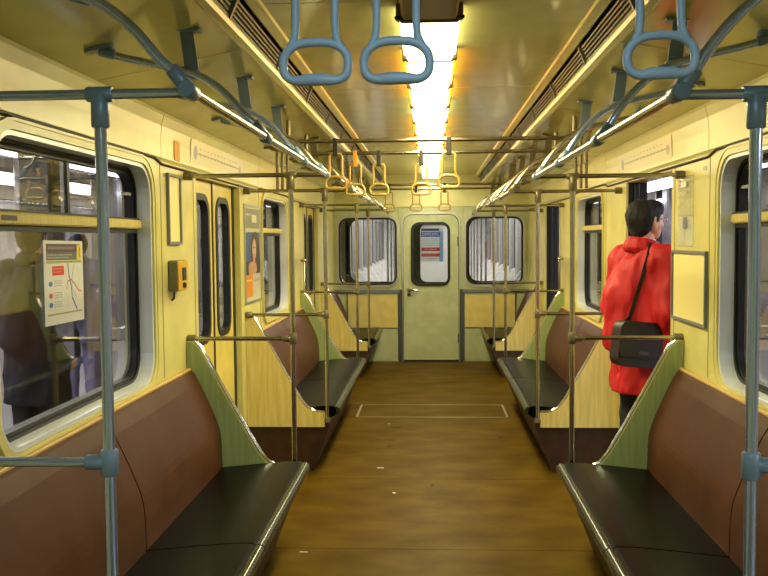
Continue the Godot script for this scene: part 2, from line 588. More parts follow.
func make_side_doors() -> void:
	var k := 0
	for s in [-1.0, 1.0]:
		for d in DOORS:
			k += 1
			var n := Node3D.new()
			n.name = "door_%d" % k
			add_child(n)
			n.set_meta("kind", "structure")
			if s < 0:
				var mid: float = (d[0] + d[1]) / 2 + 0.03
				door_leaf(n, s, d[0] + 0.05, mid)
				door_leaf(n, s, mid, d[1] + 0.02)
				var rub := Mesher.new()
				rub.box(Vector3(s * 1.309, 0.02, mid - 0.011), Vector3(s * 1.352, 1.945, mid + 0.011))
				obj("rubber_edge", rub, M.rubber, n)
				var out := Mesher.new()
				out.box(Vector3(s * 1.31, 0.02, d[0] - 0.06), Vector3(s * 1.36, 1.95, d[0] + 0.053))
				obj("jamb", out, M.rubber, n)
			else:   # slid open: only the dark pocket edges show
				var j := Mesher.new()
				for z in [[d[0] - 0.004, d[0] + 0.006], [d[1] - 0.006, d[1] + 0.004]]:
					j.box(Vector3(s * 1.285, 0.0, z[0]), Vector3(s * 1.405, 1.95, z[1]))
				obj("jamb", j, M.rubber, n)
				var e := Mesher.new()
				e.box(Vector3(s * 1.32, 0.02, d[0] + 0.004), Vector3(s * 1.35, 1.945, d[0] + 0.03), 0.004)
				obj("rubber_edge", e, M.rubber, n)
			var sill := Mesher.new()
			sill.box(Vector3(s * 1.25, -0.002, d[0] + 0.005), Vector3(s * 1.42, 0.006, d[1] - 0.005), 0.002)
			obj("tread_plate", sill, M.alu, n)

func make_ceiling() -> void:
	var m := Mesher.new()
	m.box(Vector3(-1.45, 2.50, BACK + 0.1), Vector3(1.45, 2.62, END - 0.1))
	var c := struct("ceiling", m, M.dark_gap)
	var zs := [BACK, 0.4, -1.3, -3.05, -4.80, -6.55, -8.30, -10.05, END]
	for i in zs.size() - 1:
		var z0: float = zs[i] - 0.0025
		var z1: float = zs[i + 1] + 0.0025
		var p := Mesher.new()
		p.box(Vector3(-0.60, 2.42, z0), Vector3(0.60, 2.44, z1), 0.002)
		obj("ceiling_panel", p, M.ceiling, c)
	var zq := [BACK, 0.0, -1.62, -3.22, -4.82, -6.42, -8.02, -9.62, END]
	for i in zq.size() - 1:
		var z0: float = zq[i] - 0.004
		var z1: float = zq[i + 1] + 0.004
		for s in [-1.0, 1.0]:
			var q := Mesher.new()
			q.prism(PackedVector2Array([Vector2(0.672, 2.308), Vector2(1.245, 2.197), Vector2(1.33, 2.20), Vector2(1.33, 2.225), Vector2(0.672, 2.335)]), z1, z0, sect_t(s))
			obj("side_panel", q, M.ceiling, c)
	for s in [-1.0, 1.0]:
		var tr := Mesher.new()
		tr.prism(PackedVector2Array([Vector2(0.575, 2.425), Vector2(0.58, 2.408), Vector2(0.612, 2.395), Vector2(0.622, 2.402), Vector2(0.622, 2.44)]), END, BACK, sect_t(s))
		obj("grille_rail", tr, M.cream_frieze, c)
		var tr2 := Mesher.new()
		tr2.prism(PackedVector2Array([Vector2(0.650, 2.318), Vector2(0.655, 2.303), Vector2(0.675, 2.296), Vector2(0.690, 2.302), Vector2(0.690, 2.345), Vector2(0.658, 2.345)]), END, BACK, sect_t(s))
		obj("grille_rail", tr2, M.cream_frieze, c)
		var bk := Mesher.new()
		bk.prism(PackedVector2Array([Vector2(0.66, 2.47), Vector2(0.72, 2.34), Vector2(0.74, 2.34), Vector2(0.68, 2.48)]), END, BACK, sect_t(s))
		obj("grille_backing", bk, M.dark_gap, c)
		var z: float = -1.1
		while z > END + 0.3:
			var lv := Mesher.new()
			var zl := maxf(z - 0.84, END)
			for j in 5:
				var f := (j + 0.8) / 5.6
				var x := lerpf(0.622, 0.655, f)
				var y := lerpf(2.398, 2.322, f)
				lv.prism(PackedVector2Array([Vector2(x, y), Vector2(x + 0.003, y - 0.006), Vector2(x + 0.018, y + 0.004), Vector2(x + 0.016, y + 0.009)]), zl, z - 0.03, sect_t(s))
			stuff(obj("louvres", lv, M.grey_trim, c))
			var dv := Mesher.new()
			dv.prism(PackedVector2Array([Vector2(0.617, 2.40), Vector2(0.652, 2.316), Vector2(0.675, 2.33), Vector2(0.64, 2.415)]), z - 0.02, z, sect_t(s))
			obj("grille_divider", dv, M.grey_trim, c)
			z -= 0.875

func make_end_wall() -> void:
	var t := Transform3D(Basis(Vector3(1, 0, 0), Vector3(0, 1, 0), Vector3(0, 0, -1)), Vector3(0, 0, END))
	var m := Mesher.new()
	var wins := [[-1.205, -0.432], [0.445, 1.195]]
	var outs := [[-1.40, -0.375], [0.375, 1.40]]
	for i in 2:
		var w: Array = wins[i]
		m.ring(bounds_rect(outs[i][0], outs[i][1], 0.0, 2.01), rr((w[0] + w[1]) / 2, 1.44, w[1] - w[0], 0.89, 0.13), 0.0, 0.06, t)
	m.ring(bounds_rect(-0.376, 0.376, -0.185, 2.01), rr(0.0, 0.88, 0.75, 2.10, 0.14), 0.0, 0.06, t)
	var wall := struct("wall_end", m, M.end_green)
	var fz := Mesher.new()
	fz.box(Vector3(-1.33, 2.01, END + 0.012), Vector3(1.33, 2.50, END - 0.06), 0.003)
	obj("frieze_panel", fz, M.cream_frieze, wall)
	for i in 2:
		var w: Array = wins[i]
		var cx: float = (w[0] + w[1]) / 2
		var ww: float = w[1] - w[0]
		var n := Node3D.new()
		n.name = "window_%d" % (5 + i)
		add_child(n)
		n.set_meta("kind", "structure")
		var fr := Mesher.new()
		fr.ring(rr(cx, 1.44, ww + 0.045, 0.935, 0.15), rr(cx, 1.44, ww - 0.015, 0.875, 0.12), -0.022, 0.01, t)
		obj("frame", fr, M.alu, n)
		var gk := Mesher.new()
		gk.ring(rr(cx, 1.44, ww - 0.01, 0.88, 0.125), rr(cx, 1.44, ww - 0.06, 0.83, 0.10), -0.010, 0.055, t)
		obj("gasket", gk, M.rubber, n)
		var g := Mesher.new()
		g.prism(rr(cx, 1.44, ww - 0.06, 0.83, 0.1), 0.02, 0.026, t)
		obj("pane", g, M.glass, n)
		# lower wall: grey rail, yellow panel, greenish panel
		var sx := -1.0 if i == 0 else 1.0
		var rl := Mesher.new()
		rl.box(Vector3(sx * 0.405, 0.895, END + 0.022), Vector3(sx * 1.27, 0.945, END), 0.006)
		obj("grey_rail", rl, M.grey_trim, wall)
		var yp := Mesher.new()
		yp.box(Vector3(sx * 0.435, 0.445, END + 0.012), Vector3(sx * 1.085, 0.865, END), 0.003)
		obj("yellow_panel", yp, M.end_yellow, wall)
		var lp := Mesher.new()
		lp.box(Vector3(sx * 0.435, 0.02, END + 0.008), Vector3(sx * 1.085, 0.43, END), 0.003)
		obj("lower_panel", lp, M.end_green, wall)
		var jt := Mesher.new()
		jt.box(Vector3(sx * 0.43, 0.433, END + 0.010), Vector3(sx * 1.27, 0.442, END))
		jt.box(Vector3(sx * 1.088, 0.02, END + 0.010), Vector3(sx * 1.10, 0.895, END))
		jt.box(Vector3(sx * 0.424, 0.02, END + 0.010), Vector3(sx * 0.433, 0.895, END))
		obj("joint_strip", jt, M.dark_grey, wall)
		var vs := Mesher.new()
		vs.box(Vector3(sx * 0.372, 0.0, END + 0.02), Vector3(sx * 0.42, 0.945, END), 0.006)
		obj("door_post", vs, M.dark_grey, wall)
		var cv := Mesher.new()
		cv.box(Vector3(sx * 0.395, 0.945, END + 0.01), Vector3(sx * 0.42, 2.01, END), 0.004)
		obj("cover_strip", cv, M.end_green, wall)
	# the end door
	var dn := Node3D.new()
	dn.name = "door_7"
	add_child(dn)
	dn.set_meta("kind", "structure")
	var fr2 := Mesher.new()
	var fo := rr(0.0, 0.88, 0.77, 2.12, 0.15)
	var fi := rr(0.0, 0.88, 0.725, 2.075, 0.13)
	fr2.ring(fo, fi, -0.014, 0.03, t)
	obj("frame", fr2, M.alu, dn)
	var lf := Mesher.new()
	var lo := PackedVector2Array()
	for q in rr(0.0, 0.88, 0.712, 2.06, 0.125):
		lo.append(Vector2(q.x, maxf(q.y, 0.02)))
	lf.ring(lo, rr(-0.004, 1.40, 0.47, 0.79, 0.09), 0.0, 0.035, t)
	var leaf := obj("door_leaf", lf, M.end_green, dn)
	var gk2 := Mesher.new()
	gk2.ring(rr(-0.004, 1.40, 0.51, 0.83, 0.11), rr(-0.004, 1.40, 0.44, 0.76, 0.075), -0.016, 0.04, t)
	obj("gasket", gk2, M.rubber, leaf)
	var g2 := Mesher.new()
	g2.prism(rr(-0.004, 1.40, 0.45, 0.77, 0.08), 0.02, 0.025, t)
	obj("pane", g2, M.glass, leaf)
	var th := Mesher.new()
	th.box(Vector3(-0.375, 0.0, END + 0.004), Vector3(0.375, 0.022, END - 0.03))
	obj("threshold", th, M.dark_gap, dn)
	var hd := Mesher.new()
	hd.lathe(Vector3(-0.285, 0.94, END), Vector3(0, 0, 1), [[0.032, 0.0], [0.032, 0.012], [0.018, 0.018], [0.016, 0.05]])
	hd.tube([Vector3(-0.285, 0.94, END + 0.045), Vector3(-0.25, 0.943, END + 0.05), Vector3(-0.15, 0.925, END + 0.048)], [0.017, 0.016, 0.011], 10)
	obj("door_handle", hd, M.chrome, dn)
	var ky := Mesher.new()
	ky.lathe(Vector3(-0.285, 0.875, END), Vector3(0, 0, 1), [[0.026, 0.0], [0.026, 0.012], [0.016, 0.02]])
	obj("lock", ky, M.dark_grey, dn)
	for y in [1.56, 0.30]:
		var hg := Mesher.new()
		hg.tube([Vector3(0.352, y - 0.06, END + 0.016), Vector3(0.352, y + 0.06, END + 0.016)], 0.009, 10)
		obj("hinge", hg, M.dark_grey, dn)
	# back wall behind the camera, closing the carriage
	var bw := Mesher.new()
	bw.box(Vector3(-1.45, 0, BACK), Vector3(1.45, 2.55, BACK + 0.1))
	struct("wall_back", bw, M.cream)

# ---------------------------------------------------------------- lamps
func make_ceiling_lamps() -> void:
	var sec := PackedVector2Array([Vector2(-0.085, 2.415), Vector2(-0.098, 2.372), Vector2(-0.088, 2.36), Vector2(0.088, 2.36), Vector2(0.098, 2.372), Vector2(0.085, 2.415)])
	var t := sect_t(1.0)
	var lamp := thing("ceiling_lamp", "long glowing strip lamp along the middle of the carriage ceiling", "lamp", Vector3.ZERO)
	for k in 8:
		var z0 := -3.1 - 0.69 * k
		var d := Mesher.new()
		d.prism(sec, z0 - 0.68, z0 - 0.012, t)
		obj("diffuser", d, M.lamp_glow, lamp)
		for s in [-1, 1]:
			var ln := Mesher.new()
			ln.prism(PackedVector2Array([Vector2(s * 0.098, 2.374), Vector2(s * 0.108, 2.374), Vector2(s * 0.096, 2.416), Vector2(s * 0.086, 2.416)]), z0 - 0.62, z0 - 0.07, t)
			obj("side_lens", ln, M.lamp_glow_white if k in [0, 3] else M.amber_glow, lamp)
			var c := Mesher.new()
			c.box(Vector3(s * 0.096, 2.366, z0 - 0.03), Vector3(s * 0.118, 2.42, z0 + 0.018), 0.004)
			obj("clip", c, M.lamp_off, lamp)
		var c2 := Mesher.new()
		c2.box(Vector3(-0.103, 2.3575, z0 - 0.012), Vector3(0.103, 2.42, z0 - 0.002))
		obj("divider", c2, M.lamp_off, lamp)
	var off := thing("ceiling_lamp", "unlit brown lamp cover in front of the glowing strip lamp", "lamp")
	for k in 3:
		var z0 := -3.085 + 0.69 * k
		var d := Mesher.new()
		d.prism(sec, z0 + 0.01, z0 + 0.68, t)
		obj("diffuser", d, M.lamp_off, off)
	var far := thing("ceiling_lamp", "short pale strip lamp on the ceiling just before the end wall", "lamp")
	var fd := Mesher.new()
	fd.prism(sec, -11.0, -9.4, t)
	obj("diffuser", fd, M.lamp_glow_white, far)
	var e := Mesher.new()
	e.box(Vector3(-0.122, 2.362, -3.082), Vector3(0.122, 2.374, -3.07), 0.002)
	obj("end_frame", e, M.strap_dark, off)

# ---------------------------------------------------------------- benches
func bench(s: float, z0: float, z1: float, label: String, halves: int, near_panel: bool, far_panel: bool, open_end := 0.0) -> void:
	# z0 is the near end (larger z)
	var zc := (z0 + z1) / 2
	var b := thing("bench", label, "bench", Vector3(0, 0, 0), "upholstered benches along the carriage walls")
	var t := sect_t(s)
	var a := z0 - 0.03
	var e := z1 + 0.03
	var step := (e - a) / halves
	var pl := Mesher.new()
	pl.prism(PackedVector2Array([Vector2(1.265, 0.0), Vector2(0.82, 0.0), Vector2(0.70, 0.31), Vector2(0.70, 0.37), Vector2(1.265, 0.37)]), e, a, t)
	obj("plinth", pl, M.plinth, b)
	for k in halves:
		var h0 := a + step * k - 0.005
		var h1 := a + step * (k + 1) + 0.005
		var st := Mesher.new()
		var sp := PackedVector2Array()
		for q in [[1.11, 0.375], [0.69, 0.375], [0.665, 0.39], [0.655, 0.415], [0.66, 0.44], [0.68, 0.456], [0.75, 0.455], [0.90, 0.442], [1.11, 0.420]]:
			sp.append(Vector2(q[0], q[1]))
		st.prism(sp, h1, h0, t, false)
		var seat := obj("seat", st, M.seat_black, b)
		var ed := Mesher.new()
		ed.tube([Vector3(s * 0.658, 0.424, h0), Vector3(s * 0.658, 0.424, h1)], 0.027, 18)
		obj("edge_roll", ed, M.seat_edge, seat)
		# backrest: padded, folded at the knee
		var bk := Mesher.new()
		var bp := PackedVector2Array([Vector2(1.262, 0.925), Vector2(1.248, 0.932), Vector2(1.232, 0.920), Vector2(1.20, 0.865), Vector2(1.165, 0.79), Vector2(1.142, 0.738), Vector2(1.122, 0.69), Vector2(1.109, 0.655), Vector2(1.100, 0.625), Vector2(1.095, 0.60), Vector2(1.092, 0.57), Vector2(1.090, 0.54), Vector2(1.088, 0.42), Vector2(1.262, 0.38)])
		bk.prism(bp, h1, h0, t, false)
		var back := obj("backrest", bk, M.seat_brown, b)
		var pp := Mesher.new()
		pp.tube([Vector3(s * 1.252, 0.934, h0), Vector3(s * 1.252, 0.934, h1)], 0.010, 8)
		obj("piping", pp, M.seat_piping, back)
	# end panels: laminate board with a chrome edge
	var curve: Array = []
	for q in [[1.235, 1.08], [1.20, 1.05], [1.10, 0.865], [0.96, 0.61], [0.90, 0.505], [0.86, 0.455], [0.82, 0.430], [0.79, 0.420], [0.735, 0.417]]:
		curve.append(Vector2(q[0], q[1]))
	for k in 2:
		if not (near_panel if k == 0 else far_panel):
			continue
		var zz: float = z0 - 0.012 if k == 0 else z1 + 0.012
		var poly := PackedVector2Array([Vector2(1.268, 0.315), Vector2(1.268, 1.08)])
		for q in curve:
			poly.append(q)
		poly.append(Vector2(0.735, 0.315))
		var p := Mesher.new()
		p.prism(poly, zz - 0.012, zz + 0.012, t)
		var pn := obj("end_panel", p, M.laminate, b)
		var inner := PackedVector2Array([Vector2(1.262, 0.42), Vector2(1.262, 1.075)])
		for q in curve:
			inner.append(Vector2(q.x + 0.006, q.y - 0.004))
		var zi := zz + (-0.0145 if k == 0 else 0.0145)
		var ip := Mesher.new()
		ip.prism(inner, zi - 0.002, zi + 0.002, t)
		obj("inner_face", ip, M.laminate_green_tint if k == 1 else M.laminate, pn)  # far panels: shade painted in as a greener face
		var ch := Mesher.new()
		var pts: Array = []
		for q in curve:
			pts.append(Vector3(s * q.x, q.y, zz))
		ch.tube(pts, 0.0125, 8)
		obj("edge_trim", ch, M.chrome, pn)

# ---------------------------------------------------------------- handrails
const YR := {-1.0: 1.932, 1.0: 1.908}
const ZP := [-1.95, -4.45, -5.88, -8.40, -9.95]
func sleeve(m: Mesher, a: Vector3, b: Vector3, r: float) -> void:
	var d := (b - a).normalized()
	m.tube([a, a + d * 0.003, b - d * 0.003, b], [r * 0.88, r, r, r * 0.88], 14)

func pole(s: float, z: float, y0: float, label: String, near: bool) -> void:
	var px := (0.745 if s < 0 else 0.708) if near else 0.715
	var t := thing("grab_pole", label, "pole", Vector3(s * px, y0, z), "chrome grab poles at the bench ends")
	var fm: Material = M.fitting if near else M.fitting_warm_lit
	var m := Mesher.new()
	m.tube([Vector3(0, 0, 0), Vector3(0, YR[s] - y0, 0)], 0.0135, 16)
	obj("pole", m, M.chrome_cool_tint if near else M.steel, t)
	var top := Mesher.new()
	var yt: float = YR[s] - y0
	sleeve(top, Vector3(-0.030, yt, 0), Vector3(0.030, yt, 0), 0.0175)
	sleeve(top, Vector3(0, yt - 0.075, 0), Vector3(0, yt, 0), 0.0205)
	obj("tee_fitting", top, fm, t)
	var md := Mesher.new()
	var ym := 1.09 - y0
	sleeve(md, Vector3(0, ym - 0.030, 0), Vector3(0, ym + 0.030, 0), 0.0205)
	sleeve(md, Vector3(s * 0.01, ym, 0), Vector3(s * 0.055, ym, 0), 0.0175)
	obj("bar_fitting", md, fm, t)
	var ft := Mesher.new()
	ft.lathe(Vector3(0, 0, 0), Vector3.UP, [[0.022, 0.0], [0.022, 0.01], [0.017, 0.03]])
	obj("foot", ft, fm, t)

func bar(called: String, a: Vector3, b: Vector3, r: float, label: String, cat: String, grp: String, near: bool, wall_end: bool, post := 0.0) -> Node3D:
	var t := thing(called, label, cat, a, grp)
	var m := Mesher.new()
	m.tube([Vector3.ZERO, b - a], r, 14)
	obj("bar", m, M.chrome_cool_tint if near else M.steel, t)
	if wall_end:
		var d := (b - a).normalized()
		var f := Mesher.new()
		sleeve(f, Vector3.ZERO, d * 0.045, r * 1.9)
		obj("wall_socket", f, M.fitting if near else M.fitting_warm_lit, t)
	return t

func overhead_rail(s: float, z0: float, z1: float, zs: Array, label: String, near: bool) -> void:
	var t := thing("overhead_rail", label, "handrail", Vector3.ZERO, "overhead handrails above the bench edges")
	var fm: Material = M.fitting if near else M.fitting_warm_lit
	var m := Mesher.new()
	var yr: float = YR[s] + 0.004
	m.tube([Vector3(s * 0.54, yr, z0), Vector3(s * 0.54, yr, z1)], 0.0135, 14)
	obj("rail", m, M.chrome if near else M.steel, t)
	for i in zs.size():
		var z: float = zs[i]
		# curved hanger arm from the side ceiling down to the rail
		var pts: Array = []
		var ctrl := [Vector2(1.085, 2.222), Vector2(0.99, 2.195), Vector2(0.88, 2.172), Vector2(0.78, 2.148), Vector2(0.715, 2.118), Vector2(0.655, 2.068), Vector2(0.605, 2.008), Vector2(0.57, yr + 0.04), Vector2(0.545, yr + 0.004)]
		for k in ctrl.size():
			pts.append(Vector3(s * ctrl[k].x, ctrl[k].y, z + 0.05 * (1.0 - k / 8.0)))
		var cr := Curve3D.new()
		for k in pts.size():
			var tan: Vector3 = (pts[mini(k + 1, pts.size() - 1)] - pts[maxi(k - 1, 0)]) / 6.0
			cr.add_point(pts[k], -tan, tan)
		cr.bake_interval = 0.025
		var arm := Mesher.new()
		arm.tube(Array(cr.get_baked_points()), 0.0125, 12)
		var an := obj("arm", arm, M.chrome_cool_tint if near and i < 3 else M.steel, t)
		var ft := Mesher.new()
		ft.prism(rr(0, 0, 0.10, 0.045, 0.02, 3), -0.006, 0.006, Transform3D(Basis(Vector3(s * 0.98, -0.19, 0).normalized(), Vector3(0, 0, 1), Vector3(s * 0.19, 0.98, 0).normalized()), Vector3(s * 1.07, 2.224, z + 0.05)))
		sleeve(ft, Vector3(s * 1.07, 2.218, z + 0.05), Vector3(s * 1.02, 2.204, z + 0.047), 0.017)
		obj("foot", ft, fm, an)
		# flat hanger strip from the ceiling to the arm
		var hs := Mesher.new()
		hs.prism(PackedVector2Array([Vector2(-0.024, 2.135), Vector2(0.022, 2.135), Vector2(0.040, 2.288), Vector2(-0.004, 2.288)]), -0.004, 0.004, Transform3D(Basis(Vector3(s, 0, 0), Vector3(0, 1, 0), Vector3(0, 0, 1)), Vector3(s * 0.775, 0, z + 0.015)))
		hs.box(Vector3(s * 0.795 - 0.05, 2.279, z - 0.010), Vector3(s * 0.795 + 0.05, 2.289, z + 0.04), 0.002)
		sleeve(hs, Vector3(s * 0.80, 2.153, z + 0.018), Vector3(s * 0.75, 2.138, z + 0.015), 0.0165)
		obj("hanger_strip", hs, fm, t)
		var col := Mesher.new()
		sleeve(col, Vector3(s * 0.54, yr, z + 0.032), Vector3(s * 0.54, yr, z - 0.032), 0.0195)
		sleeve(col, Vector3(s * 0.545, yr + 0.008, z), Vector3(s * 0.578, yr + 0.05, z + 0.003), 0.0175)
		obj("collar", col, fm, t)

func handle(x: float, z: float, label: String, near: bool, orange := false, tilt := 0.0) -> void:
	var t := thing("hanging_strap", label, "hand strap", Vector3(x, 2.16, z), "hanging strap handles")
	t.rotation.z = tilt
	var hm: Material = M.handle_cool_lit if near else M.handle_warm_lit  # one plastic, cool light coloured into near handles, warm into far ones
	var m := Mesher.new()
	var r := 0.0082
	var rads: Array = []
	var yb := -0.283
	var pts: Array = []
	# ring: rounded, wider than tall, with its bottom bar bowed up in the middle
	for k in 48:
		var a := TAU * k / 48.0
		var ca := cos(a)
		var sa := sin(a)
		var px := 0.060 * signf(ca) * pow(absf(ca), 0.62)
		var bow := 0.5 + 0.5 * cos(PI * clampf(ca * 0.075 / 0.045, -1.0, 1.0))
		var py := 0.036 * signf(sa) * pow(absf(sa), 0.62)
		if sa > 0.0:
			px *= 1.0 - 0.24 * sa
		else:
			py += 0.005 * bow * (-sa)
		pts.append(Vector3(px, yb + 0.046 + py, 0))
		rads.append(r + (0.0032 * bow if sa < 0.0 else 0.0))
	m.tube(pts, rads, 10, true)
	obj("ring", m, hm, t)
	var sd := Mesher.new()
	var ytop := -0.075
	sd.tube([Vector3(-0.046, yb + 0.074, 0), Vector3(-0.038, yb + 0.09, 0), Vector3(-0.036, yb + 0.115, 0), Vector3(-0.036, ytop - 0.01, 0), Vector3(-0.030, ytop, 0), Vector3(0.030, ytop, 0), Vector3(0.036, ytop - 0.01, 0), Vector3(0.036, yb + 0.115, 0), Vector3(0.038, yb + 0.09, 0), Vector3(0.046, yb + 0.074, 0)], 0.0075, 10)
	obj("loop", sd, hm, t)
	var st := Mesher.new()
	st.box(Vector3(-0.014, ytop - 0.012, -0.014), Vector3(0.014, 0.016, 0.014), 0.004)
	obj("strap", st, M.strap_orange if orange else M.strap_dark, t)

func make_rails() -> void:
	var sides := {-1.0: "left", 1.0: "right"}
	var where := ["beside the camera-end of the first bench", "at the far end of the first bench", "at the near end of the middle bench", "at the far end of the middle bench", "at the near end of the last short bench"]
	for s in [-1.0, 1.0]:
		var sd: String = sides[s]
		for i in 5:
			var z: float = ZP[i]
			var near := i == 0
			pole(s, z, 0.35 if i in [2, 4] else (0.40 if i in [1, 3] else 0.02), "chrome grab pole on the %s %s" % [sd, where[i]], near)
			bar("cross_rail", Vector3(s * 1.268, YR[s], z), Vector3(s * 0.54, YR[s], z), 0.0115, "top rail from %s wall to pole %s" % [sd, where[i]], "handrail", "rails from the wall to the pole tops", near, true)
			bar("armrest_bar", Vector3(s * 1.268, 1.09, z), Vector3(s * (((0.745 if s < 0 else 0.708) if near else 0.715) + 0.02), 1.09, z), 0.0115, "waist-high bar, %s wall to pole %s" % [sd, where[i]], "handrail", "armrest bars above the bench end panels", near, true)
		overhead_rail(s, -1.93, -4.50, [-1.95, -2.86, -3.70, -4.50], "overhead handrail on curved arms above the first %s bench" % sd, true)
		overhead_rail(s, -5.87, -8.42, [-5.90, -6.8, -7.6, -8.40], "overhead handrail on curved arms above the middle %s bench" % sd, false)
		overhead_rail(s, -9.94, -11.2, [-9.96, -11.1], "overhead handrail above the short %s bench by the end wall" % sd, false)
		# twin posts from the ceiling to the rail at the middle bench
		var p := thing("hanger_post", "cluster of three brass-toned posts hanging from the %s ceiling behind the first door" % sd, "post", Vector3(s * 1.0, 1.925, -5.88), "ceiling posts")
		for dx in [-0.035, 0.0, 0.035]:
			var m := Mesher.new()
			m.tube([Vector3(dx, 0, 0), Vector3(dx, 0.315 - s * dx * 0.19, 0)], 0.010, 10)
			obj("post", m, M.fitting_warm_lit, p)
		var g := thing("wall_grip", "upright wall grab handle at the far end of the middle %s bench" % sd, "grip", Vector3(s * 1.262, 0.98, -8.42), "wall grab handles")
		var gm := Mesher.new()
		gm.tube([Vector3(s * 0.005, 0, 0), Vector3(-s * 0.03, 0.02, 0), Vector3(-s * 0.03, 0.40, 0), Vector3(s * 0.005, 0.42, 0)], 0.011, 10)
		obj("bar", gm, M.steel, g)
		var gb := Mesher.new()
		gb.lathe(Vector3(-s * 0.03, 0.395, 0), Vector3.UP, [[0.008, 0.0], [0.02, 0.01], [0.022, 0.022], [0.014, 0.038], [0.004, 0.044]])
		obj("knob", gb, M.steel, g)
	var names := ["above the camera", "nearer one by the first doors", "farther one by the first doors", "nearer one by the far doors", "farther one by the far doors"]
	var zs := [-1.60, -4.98, -5.70, -9.07, -9.86]
	for i in 5:
		var t := bar("strap_bar", Vector3(-0.82, 2.16, zs[i]), Vector3(0.82, 2.16, zs[i]), 0.0125, "overhead bar across the aisle for strap handles, %s" % names[i], "handrail", "bars across the aisle", i == 0, false)
		for x in [0.01, 1.63]:
			var m := Mesher.new()
			m.tube([Vector3(x, -0.015, 0), Vector3(x, 0.125, 0)], 0.012, 10)
			obj("bracket", m, M.fitting if i == 0 else M.fitting_warm_lit, t)
	handle(-0.208, -1.60, "large cool-light-tinted strap handle, left of the pair hanging nearest the camera", true)
	handle(-0.060, -1.60, "large cool-light-tinted strap handle, right of the pair, in front of the lamp", true)
	handle(0.408, -1.60, "large cool-light-tinted strap handle hanging alone before the right overhead rail", true, false, 0.02)
	handle(-0.54, -4.98, "warm-light-tinted strap handle on a dark strap beside the left overhead rail", false)
	handle(0.105, -4.98, "warm-light-tinted strap handle just right of the ceiling lamp on the nearer bar", false)
	handle(-0.49, -5.70, "warm-light-tinted strap handle with an orange strap sleeve", false, true)
	handle(-0.335, -5.70, "warm-light-tinted strap handle on a dark strap next to the orange-sleeved one", false)
	handle(-0.06, -5.70, "warm-light-tinted strap handle in front of the end door top on the farther bar", false)
	handle(-0.43, -9.07, "small far warm-light-tinted strap handle left of the end door", false)
	handle(-0.15, -9.07, "small far warm-light-tinted strap handle above the left half of the end door", false)
	handle(0.145, -9.07, "small far warm-light-tinted strap handle above the right half of the end door", false)

# ---------------------------------------------------------------- prints and wall fittings
func printed(called: String, img: Image, tl: Vector3, right: Vector3, down: Vector3, thick: float, rough := 0.4, parent: Node = null) -> MeshInstance3D:
	# flat sheet whose front faces the viewer looking along right x down
	var st := SurfaceTool.new()
	st.begin(Mesh.PRIMITIVE_TRIANGLES)
	var n := right.cross(down).normalized() * thick   # away from the viewer
	var c := [tl, tl + right, tl + right + down, tl + down]
	var uv := [Vector2(0, 0), Vector2(1, 0), Vector2(1, 1), Vector2(0, 1)]
	st.set_smooth_group(-1)
	for i in [0, 1, 2, 0, 2, 3]:
		st.set_uv(uv[i])
		st.add_vertex(c[i])
	for i in [0, 2, 1, 0, 3, 2]:
		st.set_uv(Vector2(0.004, 0.004))
		st.add_vertex(c[i] + n)
	for e in 4:
		var a: Vector3 = c[e]
		var b: Vector3 = c[(e + 1) % 4]
		for q in [a, a + n, b + n, a, b + n, b]:
			st.set_uv(Vector2(0.004, 0.004))
			st.add_vertex(q)
	st.generate_normals()
	var m := StandardMaterial3D.new()
	m.resource_name = called + "_print"
	m.albedo_texture = ImageTexture.create_from_image(img)
	m.roughness = rough
	return put(called, st.commit(), m, parent)

func line_on(img: Image, pts: Array, w: int, c: Color) -> void:
	for i in pts.size() - 1:
		var a: Vector2 = pts[i]
		var b: Vector2 = pts[i + 1]
		var n := int(a.distance_to(b)) + 1
		for k in n + 1:
			var p := a.lerp(b, float(k) / n)
			img.fill_rect(Rect2i(int(p.x) - int(w / 2.0), int(p.y) - int(w / 2.0), w, w), c)

func disc(img: Image, c: Vector2, rx: float, ry: float, col: Color) -> void:
	for y in range(int(c.y - ry), int(c.y + ry) + 1):
		for x in range(int(c.x - rx), int(c.x + rx) + 1):
			if x >= 0 and y >= 0 and x < img.get_width() and y < img.get_height():
				if pow((x - c.x) / rx, 2) + pow((y - c.y) / ry, 2) <= 1.0:
					img.set_pixel(x, y, col)

func text_bars(img: Image, rng: RandomNumberGenerator, x0: int, x1: int, y: int, h: int, c: Color) -> void:
	var x := x0
	while x < x1:
		var w := rng.randi_range(2, 9)
		img.fill_rect(Rect2i(x, y, mini(w, x1 - x), h), c)
		x += w + 2

